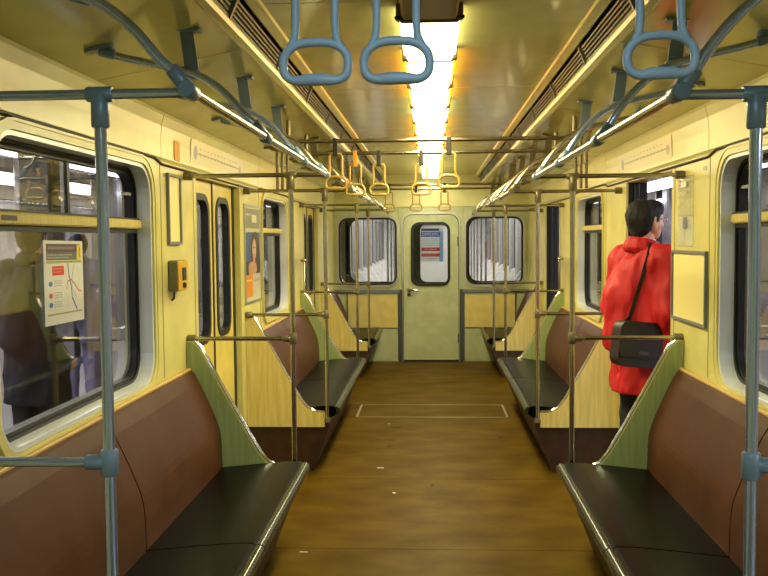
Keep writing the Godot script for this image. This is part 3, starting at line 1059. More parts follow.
func make_prints() -> void:
	var rng := RandomNumberGenerator.new()
	rng.seed = 5
	# network map on the first left window
	var im := Image.create(256, 256, false, Image.FORMAT_RGB8)
	im.fill(rgb(232, 230, 220))
	im.fill_rect(Rect2i(14, 10, 228, 26), rgb(96, 70, 84))
	text_bars(im, rng, 24, 200, 18, 9, rgb(160, 140, 148))
	im.fill_rect(Rect2i(14, 36, 200, 24), rgb(112, 112, 104))
	text_bars(im, rng, 22, 180, 42, 4, rgb(190, 188, 176))
	text_bars(im, rng, 22, 160, 50, 4, rgb(190, 188, 176))
	im.fill_rect(Rect2i(216, 12, 28, 48), rgb(238, 208, 40))
	line_on(im, [Vector2(232, 20), Vector2(236, 28), Vector2(230, 36), Vector2(236, 50)], 3, rgb(60, 50, 20))
	im.fill_rect(Rect2i(14, 62, 230, 7), rgb(172, 172, 96))
	im.fill_rect(Rect2i(14, 222, 230, 5), rgb(176, 168, 104))
	im.fill_rect(Rect2i(48, 78, 76, 28), rgb(226, 58, 44))
	text_bars(im, rng, 56, 116, 84, 4, rgb(244, 160, 150))
	text_bars(im, rng, 56, 110, 94, 4, rgb(244, 160, 150))
	for q in [[126, rgb(70, 130, 190)], [162, rgb(206, 90, 90)], [190, rgb(60, 120, 190)]]:
		disc(im, Vector2(36, q[0] + 5), 12, 8, q[1])
		for k in 3:
			text_bars(im, rng, 56, 108, q[0] - 4 + 7 * k, 3, rgb(176, 176, 168))
	line_on(im, [Vector2(150, 72), Vector2(156, 110), Vector2(168, 136), Vector2(176, 180), Vector2(206, 218)], 5, rgb(64, 104, 176))
	line_on(im, [Vector2(140, 150), Vector2(148, 128), Vector2(172, 122), Vector2(190, 134), Vector2(222, 160), Vector2(238, 162)], 4, rgb(214, 90, 96))
	line_on(im, [Vector2(194, 74), Vector2(178, 110), Vector2(176, 150), Vector2(206, 180)], 3, rgb(150, 170, 190))
	line_on(im, [Vector2(216, 84), Vector2(226, 120), Vector2(214, 150)], 2, rgb(196, 190, 170))
	line_on(im, [Vector2(134, 90), Vector2(150, 170), Vector2(140, 214)], 2, rgb(210, 204, 180))
	var mp := printed("route_map", im, Vector3(-1.3455, 1.606, -2.962), Vector3(0, -0.004, -0.338), Vector3(0, -0.302, 0), 0.002, 0.35)
	tag(mp, "white transit map with a dark header and yellow corner on the first left window", "map")
	# poster by the middle left window
	var ip := Image.create(128, 192, false, Image.FORMAT_RGB8)
	ip.fill(rgb(196, 190, 150))
	ip.fill_rect(Rect2i(4, 4, 120, 40), rgb(128, 128, 112))
	ip.fill_rect(Rect2i(58, 16, 40, 16), rgb(216, 206, 170))
	text_bars(ip, rng, 10, 52, 14, 5, rgb(190, 186, 160))
	ip.fill_rect(Rect2i(4, 52, 120, 86), rgb(58, 86, 122))
	disc(ip, Vector2(82, 88), 36, 38, rgb(66, 40, 26))
	disc(ip, Vector2(74, 86), 16, 21, rgb(206, 164, 124))
	disc(ip, Vector2(66, 83), 4, 2, rgb(70, 44, 30))
	disc(ip, Vector2(80, 83), 4, 2, rgb(70, 44, 30))
	disc(ip, Vector2(73, 98), 6, 2, rgb(160, 84, 74))
	disc(ip, Vector2(72, 112), 8, 12, rgb(196, 150, 112))
	disc(ip, Vector2(58, 126), 38, 14, rgb(200, 152, 112))
	disc(ip, Vector2(108, 112), 16, 26, rgb(60, 36, 24))
	ip.fill_rect(Rect2i(60, 138, 64, 46), rgb(200, 192, 162))
	ip.fill_rect(Rect2i(4, 112, 22, 30), rgb(38, 34, 32))
	ip.fill_rect(Rect2i(4, 138, 56, 46), rgb(230, 138, 24))
	text_bars(ip, rng, 10, 52, 148, 4, rgb(250, 214, 120))
	text_bars(ip, rng, 66, 118, 150, 4, rgb(150, 140, 120))
	var po := thing("poster", "framed poster of a long-haired woman with an orange corner beside left window", "poster", Vector3(-1.27, 1.50, -6.14))
	printed("sheet", ip, Vector3(0.006, 0.335, 0.265), Vector3(0, 0, -0.53), Vector3(0, -0.66, 0), 0.003, 0.4, po)
	var pf := Mesher.new()
	pf.ring(bounds_rect(-0.28, 0.28, -0.34, 0.35), bounds_rect(-0.265, 0.265, -0.325, 0.335), 0.0, -0.012, Transform3D(Basis(Vector3(0, 0, 1), Vector3(0, 1, 0), Vector3(-1, 0, 0)), Vector3.ZERO))
	obj("frame", pf, M.alu, po)
	# notice on the end door's glass
	var nt := Image.create(128, 192, false, Image.FORMAT_RGB8)
	nt.fill(rgb(222, 226, 226))
	nt.fill_rect(Rect2i(106, 20, 22, 172), rgb(150, 178, 222))
	nt.fill_rect(Rect2i(2, 2, 104, 14), rgb(34, 46, 96))
	text_bars(nt, rng, 10, 100, 6, 5, rgb(70, 84, 140))
	nt.fill_rect(Rect2i(0, 22, 110, 28), rgb(66, 84, 160))
	for k in 7:
		nt.fill_rect(Rect2i(8 + k * 14, 27, 10, 4), rgb(206, 212, 232))
		nt.fill_rect(Rect2i(8 + k * 14, 27, 3, 18), rgb(206, 212, 232))
		nt.fill_rect(Rect2i(8 + k * 14, 40 - (k % 3) * 4, 10, 4), rgb(206, 212, 232))
	for y in [62, 74, 86, 98]:
		text_bars(nt, rng, 6, 100, y, 3, rgb(196, 204, 206))
	nt.fill_rect(Rect2i(2, 112, 106, 20), rgb(206, 52, 40))
	text_bars(nt, rng, 22, 92, 118, 8, rgb(238, 178, 168))
	nt.fill_rect(Rect2i(2, 146, 106, 18), rgb(206, 44, 34))
	text_bars(nt, rng, 10, 90, 152, 6, rgb(236, 150, 140))
	text_bars(nt, rng, 10, 90, 174, 3, rgb(170, 180, 180))
	var nn := printed("notice", nt, Vector3(-0.135, 1.745, -12.066), Vector3(0.305, 0, 0), Vector3(0, -0.46, 0), 0.001, 0.6)
	var nm: StandardMaterial3D = nn.material_override
	nm.backlight_enabled = true
	nm.backlight = Color(0.9, 0.9, 0.9)
	tag(nn, "white notice with blue heading and two red bands behind the end door glass", "notice")
	# line diagram strips on the friezes
	for s in [-1.0, 1.0]:
		var ln := Image.create(256, 48, false, Image.FORMAT_RGB8)
		ln.fill(rgb(238, 226, 178))
		line_on(ln, [Vector2(30, 24), Vector2(232, 26)], 3, rgb(170, 156, 110))
		for k in 12:
			disc(ln, Vector2(40 + k * 16, 25), 3, 3, rgb(170, 160, 126))
			text_bars(ln, rng, 36 + k * 16, 44 + k * 16, 12, 3, rgb(190, 178, 134))
		disc(ln, Vector2(18, 24), 8, 14, rgb(160, 158, 160))
		disc(ln, Vector2(240, 28), 7, 10, rgb(186, 180, 164))
		var q: MeshInstance3D
		if s < 0:
			q = printed("line_diagram", ln, Vector3(-1.2535, 2.135, -4.55), Vector3(0, 0, -1.25), Vector3(-0.008, -0.125, 0), 0.001, 0.35)
		else:
			q = printed("line_diagram", ln, Vector3(1.2535, 2.135, -5.9), Vector3(0, 0, 1.25), Vector3(0.008, -0.125, 0), 0.001, 0.35)
		tag(q, "pale strip line diagram above the %s" % ("closed left door" if s < 0 else "open right doorway"), "sign")
	var sk := Mesher.new()
	sk.box(Vector3(-1.2635, 1.998, -4.345), Vector3(-1.2575, 2.095, -4.255))
	tag(obj("sticker", sk, M.orange), "small orange sticker on the left frieze before the closed door", "sticker")
	for s in [-1.0, 1.0]:
		var s2 := Mesher.new()
		s2.box(Vector3(s * 1.2715, 1.905, -4.15), Vector3(s * 1.2685, 1.925, -4.10))
		tag(obj("sticker", s2, M.laminate_green_tint), "tiny faded sticker high on the wall beside the first %s window" % ("left" if s < 0 else "right"), "sticker")
	# framed cream panels
	var fl := thing("framed_panel", "narrow upright cream panel in a grey frame on the left wall", "panel", Vector3(-1.27, 1.755, -4.245))
	frame_on(fl, -1.0, 0.215, 0.345)
	var fr := thing("framed_panel", "wide cream panel in a grey frame on the right wall beside the doorway", "panel", Vector3(1.27, 1.353, -4.345))
	frame_on(fr, 1.0, 0.565, 0.355)
	var np := thing("notice_holder", "clear plastic notice holder above the framed panel on the right wall", "notice", Vector3(1.27, 1.725, -4.41))
	var cp := Mesher.new()
	cp.box(Vector3(-0.008, -0.175, -0.125), Vector3(-0.002, 0.175, 0.125), 0.002)
	obj("cover", cp, M.clear_plastic, np)
	var gp := Mesher.new()
	gp.box(Vector3(-0.011, -0.085, -0.03), Vector3(-0.008, -0.03, 0.03))
	obj("label", gp, M.grey_trim, np)
	var wp := Mesher.new()
	wp.box(Vector3(-0.011, 0.12, -0.07), Vector3(-0.008, 0.145, 0.02))
	obj("tape", wp, M.white_paper, np)
	# call box
	var cb := thing("call_box", "yellow emergency call box with black button on the left wall", "call box", Vector3(-1.27, 1.43, -4.225))
	var bd := Mesher.new()
	bd.box(Vector3(0, -0.075, -0.085), Vector3(0.045, 0.075, 0.085), 0.005)
	obj("body", bd, M.yellow_box_side, cb)
	var fc := Mesher.new()
	fc.box(Vector3(0.045, -0.072, -0.082), Vector3(0.052, 0.072, 0.082), 0.003)
	obj("face", fc, M.yellow_box, cb)
	var bt := Mesher.new()
	bt.box(Vector3(0.051, -0.025, -0.035), Vector3(0.058, 0.04, 0.02), 0.003)
	obj("speaker", bt, M.dark_grey, cb)
	var b2 := Mesher.new()
	b2.lathe(Vector3(0.051, -0.048, 0.0), Vector3(1, 0, 0), [[0.014, 0.0], [0.014, 0.01], [0.009, 0.014]])
	obj("button", b2, M.rubber, cb)
	var wr := Mesher.new()
	wr.tube([Vector3(0.02, -0.075, 0.05), Vector3(0.018, -0.11, 0.052), Vector3(0.006, -0.12, 0.05)], 0.005, 8)
	obj("cable", wr, M.rubber, cb)

func frame_on(n: Node3D, s: float, w: float, h: float) -> void:
	var t := Transform3D(Basis(Vector3(0, 0, 1), Vector3(0, 1, 0), Vector3(-s, 0, 0)), Vector3.ZERO)
	var b := Mesher.new()
	b.prism(bounds_rect_simple(-w / 2 + 0.01, w / 2 - 0.01, -h / 2 + 0.01, h / 2 - 0.01), 0.0, 0.006, t)
	obj("board", b, M.panel_cream, n)
	var f := Mesher.new()
	f.ring(bounds_rect(-w / 2, w / 2, -h / 2, h / 2), bounds_rect(-w / 2 + 0.014, w / 2 - 0.014, -h / 2 + 0.014, h / 2 - 0.014), 0.0, 0.016, t)
	obj("frame", f, M.grey_trim, n)

func bounds_rect_simple(x0: float, x1: float, y0: float, y1: float) -> PackedVector2Array:
	return PackedVector2Array([Vector2(x0, y0), Vector2(x1, y0), Vector2(x1, y1), Vector2(x0, y1)])

# ---------------------------------------------------------------- next carriage and station
func make_next_carriage() -> void:
	var ox := 0.085
	var z0 := -12.05
	var z1 := -22.0
	var root := thing("next_carriage", "pale interior of the next carriage seen through the end windows", "carriage", Vector3(ox, 0, 0))
	var t := Transform3D(Basis(Vector3(1, 0, 0), Vector3(0, 1, 0), Vector3(0, 0, -1)), Vector3(0, 0, z0))
	var m := Mesher.new()
	var wins := [[-1.205, -0.432], [0.445, 1.195]]
	var outs := [[-1.40, -0.30], [0.30, 1.40]]
	for i in 2:
		var w: Array = wins[i]
		m.ring(bounds_rect(outs[i][0], outs[i][1], 0.0, 2.55), rr((w[0] + w[1]) / 2, 1.44, w[1] - w[0], 0.86, 0.13), 0.0, 0.05, t)
	m.ring(bounds_rect(-0.30, 0.30, 0.0, 2.55), rr(0, 1.40, 0.46, 0.80, 0.09), 0.0, 0.05, t)
	obj("end_wall", m, M.navy_cloth, root)
	var pane := Mesher.new()
	pane.ring(rr(0, 1.40, 0.47, 0.81, 0.09), bounds_rect(-0.135 - 0.085, 0.17 - 0.085, 1.285, 1.745), 0.014, 0.018, t)
	var ppm := mat("white_sheet", rgb(240, 240, 236), 0.7)
	ppm.backlight_enabled = true
	ppm.backlight = Color(0.9, 0.9, 0.9)
	obj("papered_pane", pane, ppm, root)
	var sh := Mesher.new()
	sh.box(Vector3(-1.45, -0.1, z0), Vector3(1.45, 0, z1))
	obj("floor", sh, M.granite, root)
	var ce := Mesher.new()
	ce.box(Vector3(-1.45, 2.45, z0), Vector3(1.45, 2.6, z1))
	obj("ceiling", ce, M.pale_grey, root)
	for s in [-1.0, 1.0]:
		var wl := Mesher.new()
		wl.box(Vector3(s * 1.27, 0, z0), Vector3(s * 1.42, 2.55, z1))
		obj("side_wall", wl, M.mid_grey, root)
		var z := z0 - 0.9
		while z > z1 + 0.5:
			var pw := Mesher.new()
			pw.box(Vector3(s * 1.255, 0.95, z), Vector3(s * 1.275, 2.0, z - 0.65))
			obj("window_pane", pw, M.dark_grey, root)
			var po := Mesher.new()
			po.tube([Vector3(s * 0.72, 0.4, z + 0.1), Vector3(s * 0.72, 2.3, z + 0.1)], 0.016, 10)
			obj("pole", po, M.chrome, root)
			var pn := Mesher.new()
			pn.prism(PackedVector2Array([Vector2(1.268, 0.2), Vector2(1.268, 1.12), Vector2(1.22, 1.1), Vector2(0.86, 0.47), Vector2(0.66, 0.43), Vector2(0.66, 0.2)]), z - 0.02, z + 0.02, sect_t(s))
			obj("partition", pn, M.pale_grey, root)
			z -= 1.15
	var bw := Mesher.new()
	bw.box(Vector3(-1.45, -0.1, z1), Vector3(1.45, 2.6, z1 - 0.1))
	obj("far_wall", bw, M.pale_grey, root)
	var lm := Mesher.new()
	lm.box(Vector3(-0.1, 2.36, -12.4), Vector3(0.1, 2.45, -21.0), 0.01)
	obj("strip_lamp", lm, M.tube_glow, root)
	# gangway hood between the two carriages
	var gw := Mesher.new()
	for s in [-1.0, 1.0]:
		gw.box(Vector3(s * 1.40, -0.1, END - 0.1), Vector3(s * 1.46, 2.6, z0))
	gw.box(Vector3(-1.46, 2.5, END - 0.1), Vector3(1.46, 2.6, z0))
	gw.box(Vector3(-1.46, -0.1, END - 0.1), Vector3(1.46, -0.02, z0))
	struct("wall_gangway", gw, M.dark_grey)

func make_station() -> void:
	for s in [-1.0, 1.0]:
		var m := Mesher.new()
		m.box(Vector3(s * 1.50, -0.4, 6.0), Vector3(s * 8.2, -0.02, -27.0))
		struct("floor_platform", m, M.granite)
		var c := Mesher.new()
		c.box(Vector3(s * 1.45, 3.5, 6.0), Vector3(s * 8.2, 3.7, -27.0))
		struct("ceiling_platform", c, M.hall_ceiling)
		var w := Mesher.new()
		w.box(Vector3(s * 8.05, -0.02, 6.0), Vector3(s * 8.2, 3.5, -27.0))
		var wall := struct("wall_platform", w, M.dark_gap)
		var z := 5.9
		while z > -26.0:
			for y in [[0.0, 1.2], [1.21, 2.4], [2.41, 3.5]]:
				var p := Mesher.new()
				p.box(Vector3(s * 8.0, y[0], z), Vector3(s * 8.06, y[1], z - 1.59), 0.006)
				obj("marble_panel", p, M.marble, wall)
			z -= 1.6
		for e in [[6.0, 6.15], [-27.0, -27.15]]:
			var ew := Mesher.new()
			ew.box(Vector3(s * 1.45, -0.02, e[0]), Vector3(s * 8.2, 3.7, e[1]))
			struct("wall_platform_end", ew, M.marble_dark)
		var cz := 1.5
		var k := 0
		while cz > -25.0:
			var col := thing("platform_column", "grey marble column standing on the %s platform" % ("left" if s < 0 else "right"), "column", Vector3(s * 5.3, 0, cz), "marble columns on the %s platform" % ("left" if s < 0 else "right"))
			var cm := Mesher.new()
			cm.box(Vector3(-0.22, -0.02, -0.22), Vector3(0.22, 3.5, 0.22), 0.04)
			obj("shaft", cm, M.marble_dark if k % 2 == 0 else M.marble, col)
			var cb := Mesher.new()
			cb.box(Vector3(-0.26, -0.02, -0.26), Vector3(0.26, 0.2, 0.26), 0.02)
			obj("base", cb, M.granite, col)
			cz -= 2.6
			k += 1
		var li := 0
		for q in [[4.4, 2.62], [6.3, 2.57]]:
			var lt := thing("tube_lamp", "long white tube lamp hung over the %s platform, %s" % ["left" if s < 0 else "right", "nearer the train" if li == 0 else "nearer the wall"], "lamp", Vector3(s * q[0], q[1], -9.5), "tube lamps over the platforms")
			var h := Mesher.new()
			h.box(Vector3(-0.13, 0.05, -15.0), Vector3(0.13, 0.12, 15.0), 0.01)
			for zz in [-14, -7, 0, 7, 14]:
				h.box(Vector3(-0.02, 0.11, zz - 0.02), Vector3(0.02, 3.5 - q[1], zz + 0.02))
			obj("housing", h, M.hall_ceiling, lt)
			var tb := Mesher.new()
			tb.box(Vector3(-0.13, -0.10, -14.9), Vector3(0.13, 0.05, 14.9), 0.03)
			obj("diffuser", tb, M.tube_glow, lt)
			li += 1
	var pc := thing("platform_column", "slim dark metal-clad pillar on the left platform outside the first window", "column", Vector3(-3.0, 0, -6.6))
	var pm := Mesher.new()
	pm.box(Vector3(-0.13, -0.02, -0.13), Vector3(0.13, 3.5, 0.13), 0.02)
	obj("shaft", pm, M.dark_grey, pc)
	var pb := Mesher.new()
	pb.box(Vector3(-0.16, -0.02, -0.16), Vector3(0.16, 0.15, 0.16), 0.02)
	obj("base", pb, M.granite, pc)
	# track bed under the carriage
	var tb2 := Mesher.new()
	tb2.box(Vector3(-1.6, -1.2, 6.0), Vector3(1.6, -1.0, -27.0))
	struct("ground", tb2, M.dark_gap)
	var tc := Mesher.new()
	tc.box(Vector3(-1.5, 3.5, 6.0), Vector3(1.5, 3.7, -27.0))
	struct("ceiling_track", tc, M.hall_ceiling)

# ---------------------------------------------------------------- figures
func smin(a: float, b: float, k: float) -> float:
	var h := maxf(k - absf(a - b), 0.0) / k
	return minf(a, b) - h * h * k * 0.25

func cap_d(p: Vector3, a: Vector3, ab: Vector3, l2: float, ra: float, rb: float) -> float:
	var h := clampf((p - a).dot(ab) / l2, 0.0, 1.0)
	return (p - a - ab * h).length() - lerpf(ra, rb, h)

# bones: [from, to, radius, radius]; surface nets into the mesher
func field(m: Mesher, bones: Array, cell: float, k: float, cut_lo := -100.0, cut_hi := 100.0, wrinkle := 0.0, fine := 12.0) -> void:
	var lo := Vector3(1e9, 1e9, 1e9)
	var hi := -lo
	for b in bones:
		for e in 2:
			var r: Vector3 = Vector3.ONE * (b[2 + e] + k * 0.5 + cell * 2.5)
			lo = lo.min(b[e] - r)
			hi = hi.max(b[e] + r)
	var nx := int((hi.x - lo.x) / cell) + 2
	var ny := int((hi.y - lo.y) / cell) + 2
	var nz := int((hi.z - lo.z) / cell) + 2
	var val := PackedFloat32Array()
	val.resize(nx * ny * nz)
	val.fill(10.0)
	for b in bones:
		var a: Vector3 = b[0]
		var ab: Vector3 = b[1] - a
		var l2 := maxf(ab.length_squared(), 1e-8)
		var ra: float = b[2]
		var rb: float = b[3]
		var pad := maxf(ra, rb) + k + cell * 2.0
		var l: Vector3 = (a.min(b[1]) - Vector3.ONE * pad - lo) / cell
		var h: Vector3 = (a.max(b[1]) + Vector3.ONE * pad - lo) / cell
		for z in range(maxi(0, int(l.z)), mini(nz, int(h.z) + 2)):
			for y in range(maxi(0, int(l.y)), mini(ny, int(h.y) + 2)):
				var row := (z * ny + y) * nx
				for x in range(maxi(0, int(l.x)), mini(nx, int(h.x) + 2)):
					var p := lo + Vector3(x, y, z) * cell
					var hh := clampf((p - a).dot(ab) / l2, 0.0, 1.0)
					var d := (p - a - ab * hh).length() - lerpf(ra, rb, hh)
					var v := val[row + x]
					if d < v + k:
						val[row + x] = smin(v, d, k)
	var nzs := FastNoiseLite.new()
	nzs.seed = 4
	nzs.frequency = fine
	nzs.fractal_octaves = 2
	if wrinkle > 0.0 or cut_lo > -50.0 or cut_hi < 50.0:
		for z in nz:
			for y in ny:
				var yy := lo.y + y * cell
				var row := (z * ny + y) * nx
				for x in nx:
					var v := val[row + x]
					if wrinkle > 0.0 and absf(v) < 0.05:
						v += wrinkle * nzs.get_noise_3d(lo.x + x * cell, yy * 0.45, lo.z + z * cell)
					v = maxf(v, maxf(cut_lo - yy, yy - cut_hi))
					val[row + x] = v
	var idx := PackedInt32Array()
	idx.resize(nx * ny * nz)
	idx.fill(-1)
	var verts := PackedVector3Array()
	var offs := [0, 1, nx, nx + 1, nx * ny, nx * ny + 1, nx * ny + nx, nx * ny + nx + 1]
	var edges := [[0, 1], [2, 3], [4, 5], [6, 7], [0, 2], [1, 3], [4, 6], [5, 7], [0, 4], [1, 5], [2, 6], [3, 7]]
	for z in nz - 1:
		for y in ny - 1:
			var row := (z * ny + y) * nx
			for x in nx - 1:
				var i := row + x
				var first := val[i] < 0.0
				var mixed := false
				for o in offs:
					if (val[i + o] < 0.0) != first:
						mixed = true
						break
				if not mixed:
					continue
				var s := Vector3.ZERO
				var n := 0
				for e in edges:
					var v0 := val[i + offs[e[0]]]
					var v1 := val[i + offs[e[1]]]
					if (v0 < 0.0) != (v1 < 0.0):
						var f := v0 / (v0 - v1)
						var c0 := Vector3(e[0] & 1, (e[0] >> 1) & 1, e[0] >> 2)
						var c1 := Vector3(e[1] & 1, (e[1] >> 1) & 1, e[1] >> 2)
						s += c0.lerp(c1, f)
						n += 1
				idx[i] = verts.size()
				verts.append(lo + (Vector3(x, y, z) + s / n) * cell)
	var out := PackedVector3Array()
	var stride := [1, nx, nx * ny]
	for z in range(1, nz - 1):
		for y in range(1, ny - 1):
			var row := (z * ny + y) * nx
			for x in range(1, nx - 1):
				var i := row + x
				var inside := val[i] < 0.0
				for ax in 3:
					if inside == (val[i + stride[ax]] < 0.0):
						continue
					var u: int = stride[(ax + 1) % 3]
					var w: int = stride[(ax + 2) % 3]
					var q := [idx[i], idx[i - u], idx[i - u - w], idx[i - w]]
					if q[0] < 0 or q[1] < 0 or q[2] < 0 or q[3] < 0:
						continue
					var A := verts[q[0]]
					var B := verts[q[1]]
					var C := verts[q[2]]
					var D := verts[q[3]]
					if inside:
						out.append_array(PackedVector3Array([A, B, C, A, C, D]))
					else:
						out.append_array(PackedVector3Array([A, C, B, A, D, C]))
	if out.size() > 0:
		@warning_ignore("integer_division")
		m.add(out, out.size() / 3)

func V(x: float, y: float, z: float) -> Vector3:
	return Vector3(x, y, z)

func head_bones() -> Array:
	var b := [
		[V(0, 1.700, -0.030), V(0, 1.705, 0.015), 0.090, 0.084], [V(0, 1.66, 0.0), V(0, 1.63, 0.03), 0.072, 0.062],
		[V(0, 1.625, 0.04), V(0, 1.590, 0.070), 0.050, 0.030], [V(0, 1.685, 0.092), V(0, 1.645, 0.116), 0.010, 0.015],
		[V(-0.012, 1.643, 0.108), V(0.012, 1.643, 0.108), 0.011, 0.011],
		[V(-0.016, 1.612, 0.088), V(0.016, 1.612, 0.088), 0.012, 0.012],
		[V(0, 1.47, -0.018), V(0, 1.61, -0.012), 0.060, 0.054]]
	for s in [-1.0, 1.0]:
		b.append([V(s * 0.02, 1.697, 0.082), V(s * 0.045, 1.694, 0.068), 0.016, 0.016])
		b.append([V(s * 0.045, 1.650, 0.058), V(s * 0.055, 1.645, 0.035), 0.028, 0.028])
		b.append([V(s * 0.030, 1.600, 0.045), V(s * 0.062, 1.635, 0.0), 0.028, 0.026])
		b.append([V(s * 0.084, 1.690, -0.012), V(s * 0.079, 1.635, -0.004), 0.014, 0.010])
		b.append([V(s * 0.092, 1.685, -0.020), V(s * 0.088, 1.655, -0.020), 0.010, 0.008])
	return b

const HEAD_SCALE := 0.92
func head_t() -> Transform3D:
	var c := V(0, 1.55, -0.01)
	return Transform3D(Basis.from_scale(Vector3.ONE * HEAD_SCALE), c - c * HEAD_SCALE - V(0, 0.018, 0))

func head_sized(bones: Array) -> Array:
	var t := head_t()
	var out: Array = []
	for b in bones:
		out.append([t * b[0], t * b[1], b[2] * HEAD_SCALE, b[3] * HEAD_SCALE])
	return out

func arm_pts(s: float, pose: int) -> Array:
	if pose == 1 and s < 0:     # right arm hanging, forearm a little forward
		return [V(s * 0.185, 1.42, -0.01), V(s * 0.245, 1.15, -0.035), V(s * 0.225, 0.90, 0.05)]
	return [V(s * 0.185, 1.42, -0.01), V(s * 0.235, 1.14, -0.03), V(s * 0.225, 0.89, 0.06)]

func hand(m: Mesher, s: float, w: Vector3, dir: Vector3) -> void:
	# palm, four unequal curled fingers and a thumb; finger row runs front to back, palm faces the thigh
	var side := Vector3(0, 0, 1)
	side = (side - dir * side.dot(dir)).normalized()
	var inward := Vector3(-s, 0, 0)
	var b: Array = [[w, w + dir * 0.035, 0.024, 0.026], [w + dir * 0.03 + side * 0.018, w + dir * 0.085 + side * 0.026, 0.016, 0.013], [w + dir * 0.03 - side * 0.018, w + dir * 0.08 - side * 0.026, 0.016, 0.012], [w + dir * 0.04, w + dir * 0.085, 0.018, 0.013]]
	var lens := [0.070, 0.080, 0.075, 0.058]
	for f in 4:
		var o: float = 0.029 - 0.0193 * f
		var base := w + dir * 0.083 + side * o
		var L: float = lens[f]
		var k1 := base + dir * L * 0.45 + inward * L * 0.10
		var k2 := k1 + dir * L * 0.27 + inward * L * 0.18
		var k3 := k2 + dir * L * 0.16 + inward * L * 0.20
		b.append_array([[base, k1, 0.0092, 0.0085], [k1, k2, 0.0085, 0.0078], [k2, k3, 0.0078, 0.0066]])
	var tb := w + dir * 0.028 + side * 0.026 + inward * 0.006
	var t1 := tb + dir * 0.030 + side * 0.024 + inward * 0.008
	var t2 := t1 + dir * 0.030 + side * 0.006 + inward * 0.010
	b.append_array([[tb, t1, 0.014, 0.011], [t1, t2, 0.011, 0.008]])
	field(m, b, 0.005, 0.006)

func coat_bones(hem: float) -> Array:
	var b: Array = [
		[V(-0.095, hem - 0.1, -0.01), V(-0.085, 1.33, -0.01), 0.140, 0.118], [V(0.095, hem - 0.1, -0.01), V(0.085, 1.33, -0.01), 0.140, 0.118],
		[V(0, hem - 0.1, 0.02), V(0, 1.30, 0.03), 0.135, 0.110], [V(0, hem - 0.1, -0.045), V(0, 1.36, -0.055), 0.135, 0.105], [V(0.05, 1.0, -0.10), V(0.06, 1.22, -0.11), 0.125, 0.115]]
	for s in [-1.0, 1.0]:
		b.append([V(s * 0.04, 1.475, -0.025), V(s * 0.185, 1.425, -0.015), 0.060, 0.072])
		var a := arm_pts(s, 1)
		b.append([a[0], a[1], 0.076, 0.066])
		b.append([a[1], a[2], 0.066, 0.054])
	return b

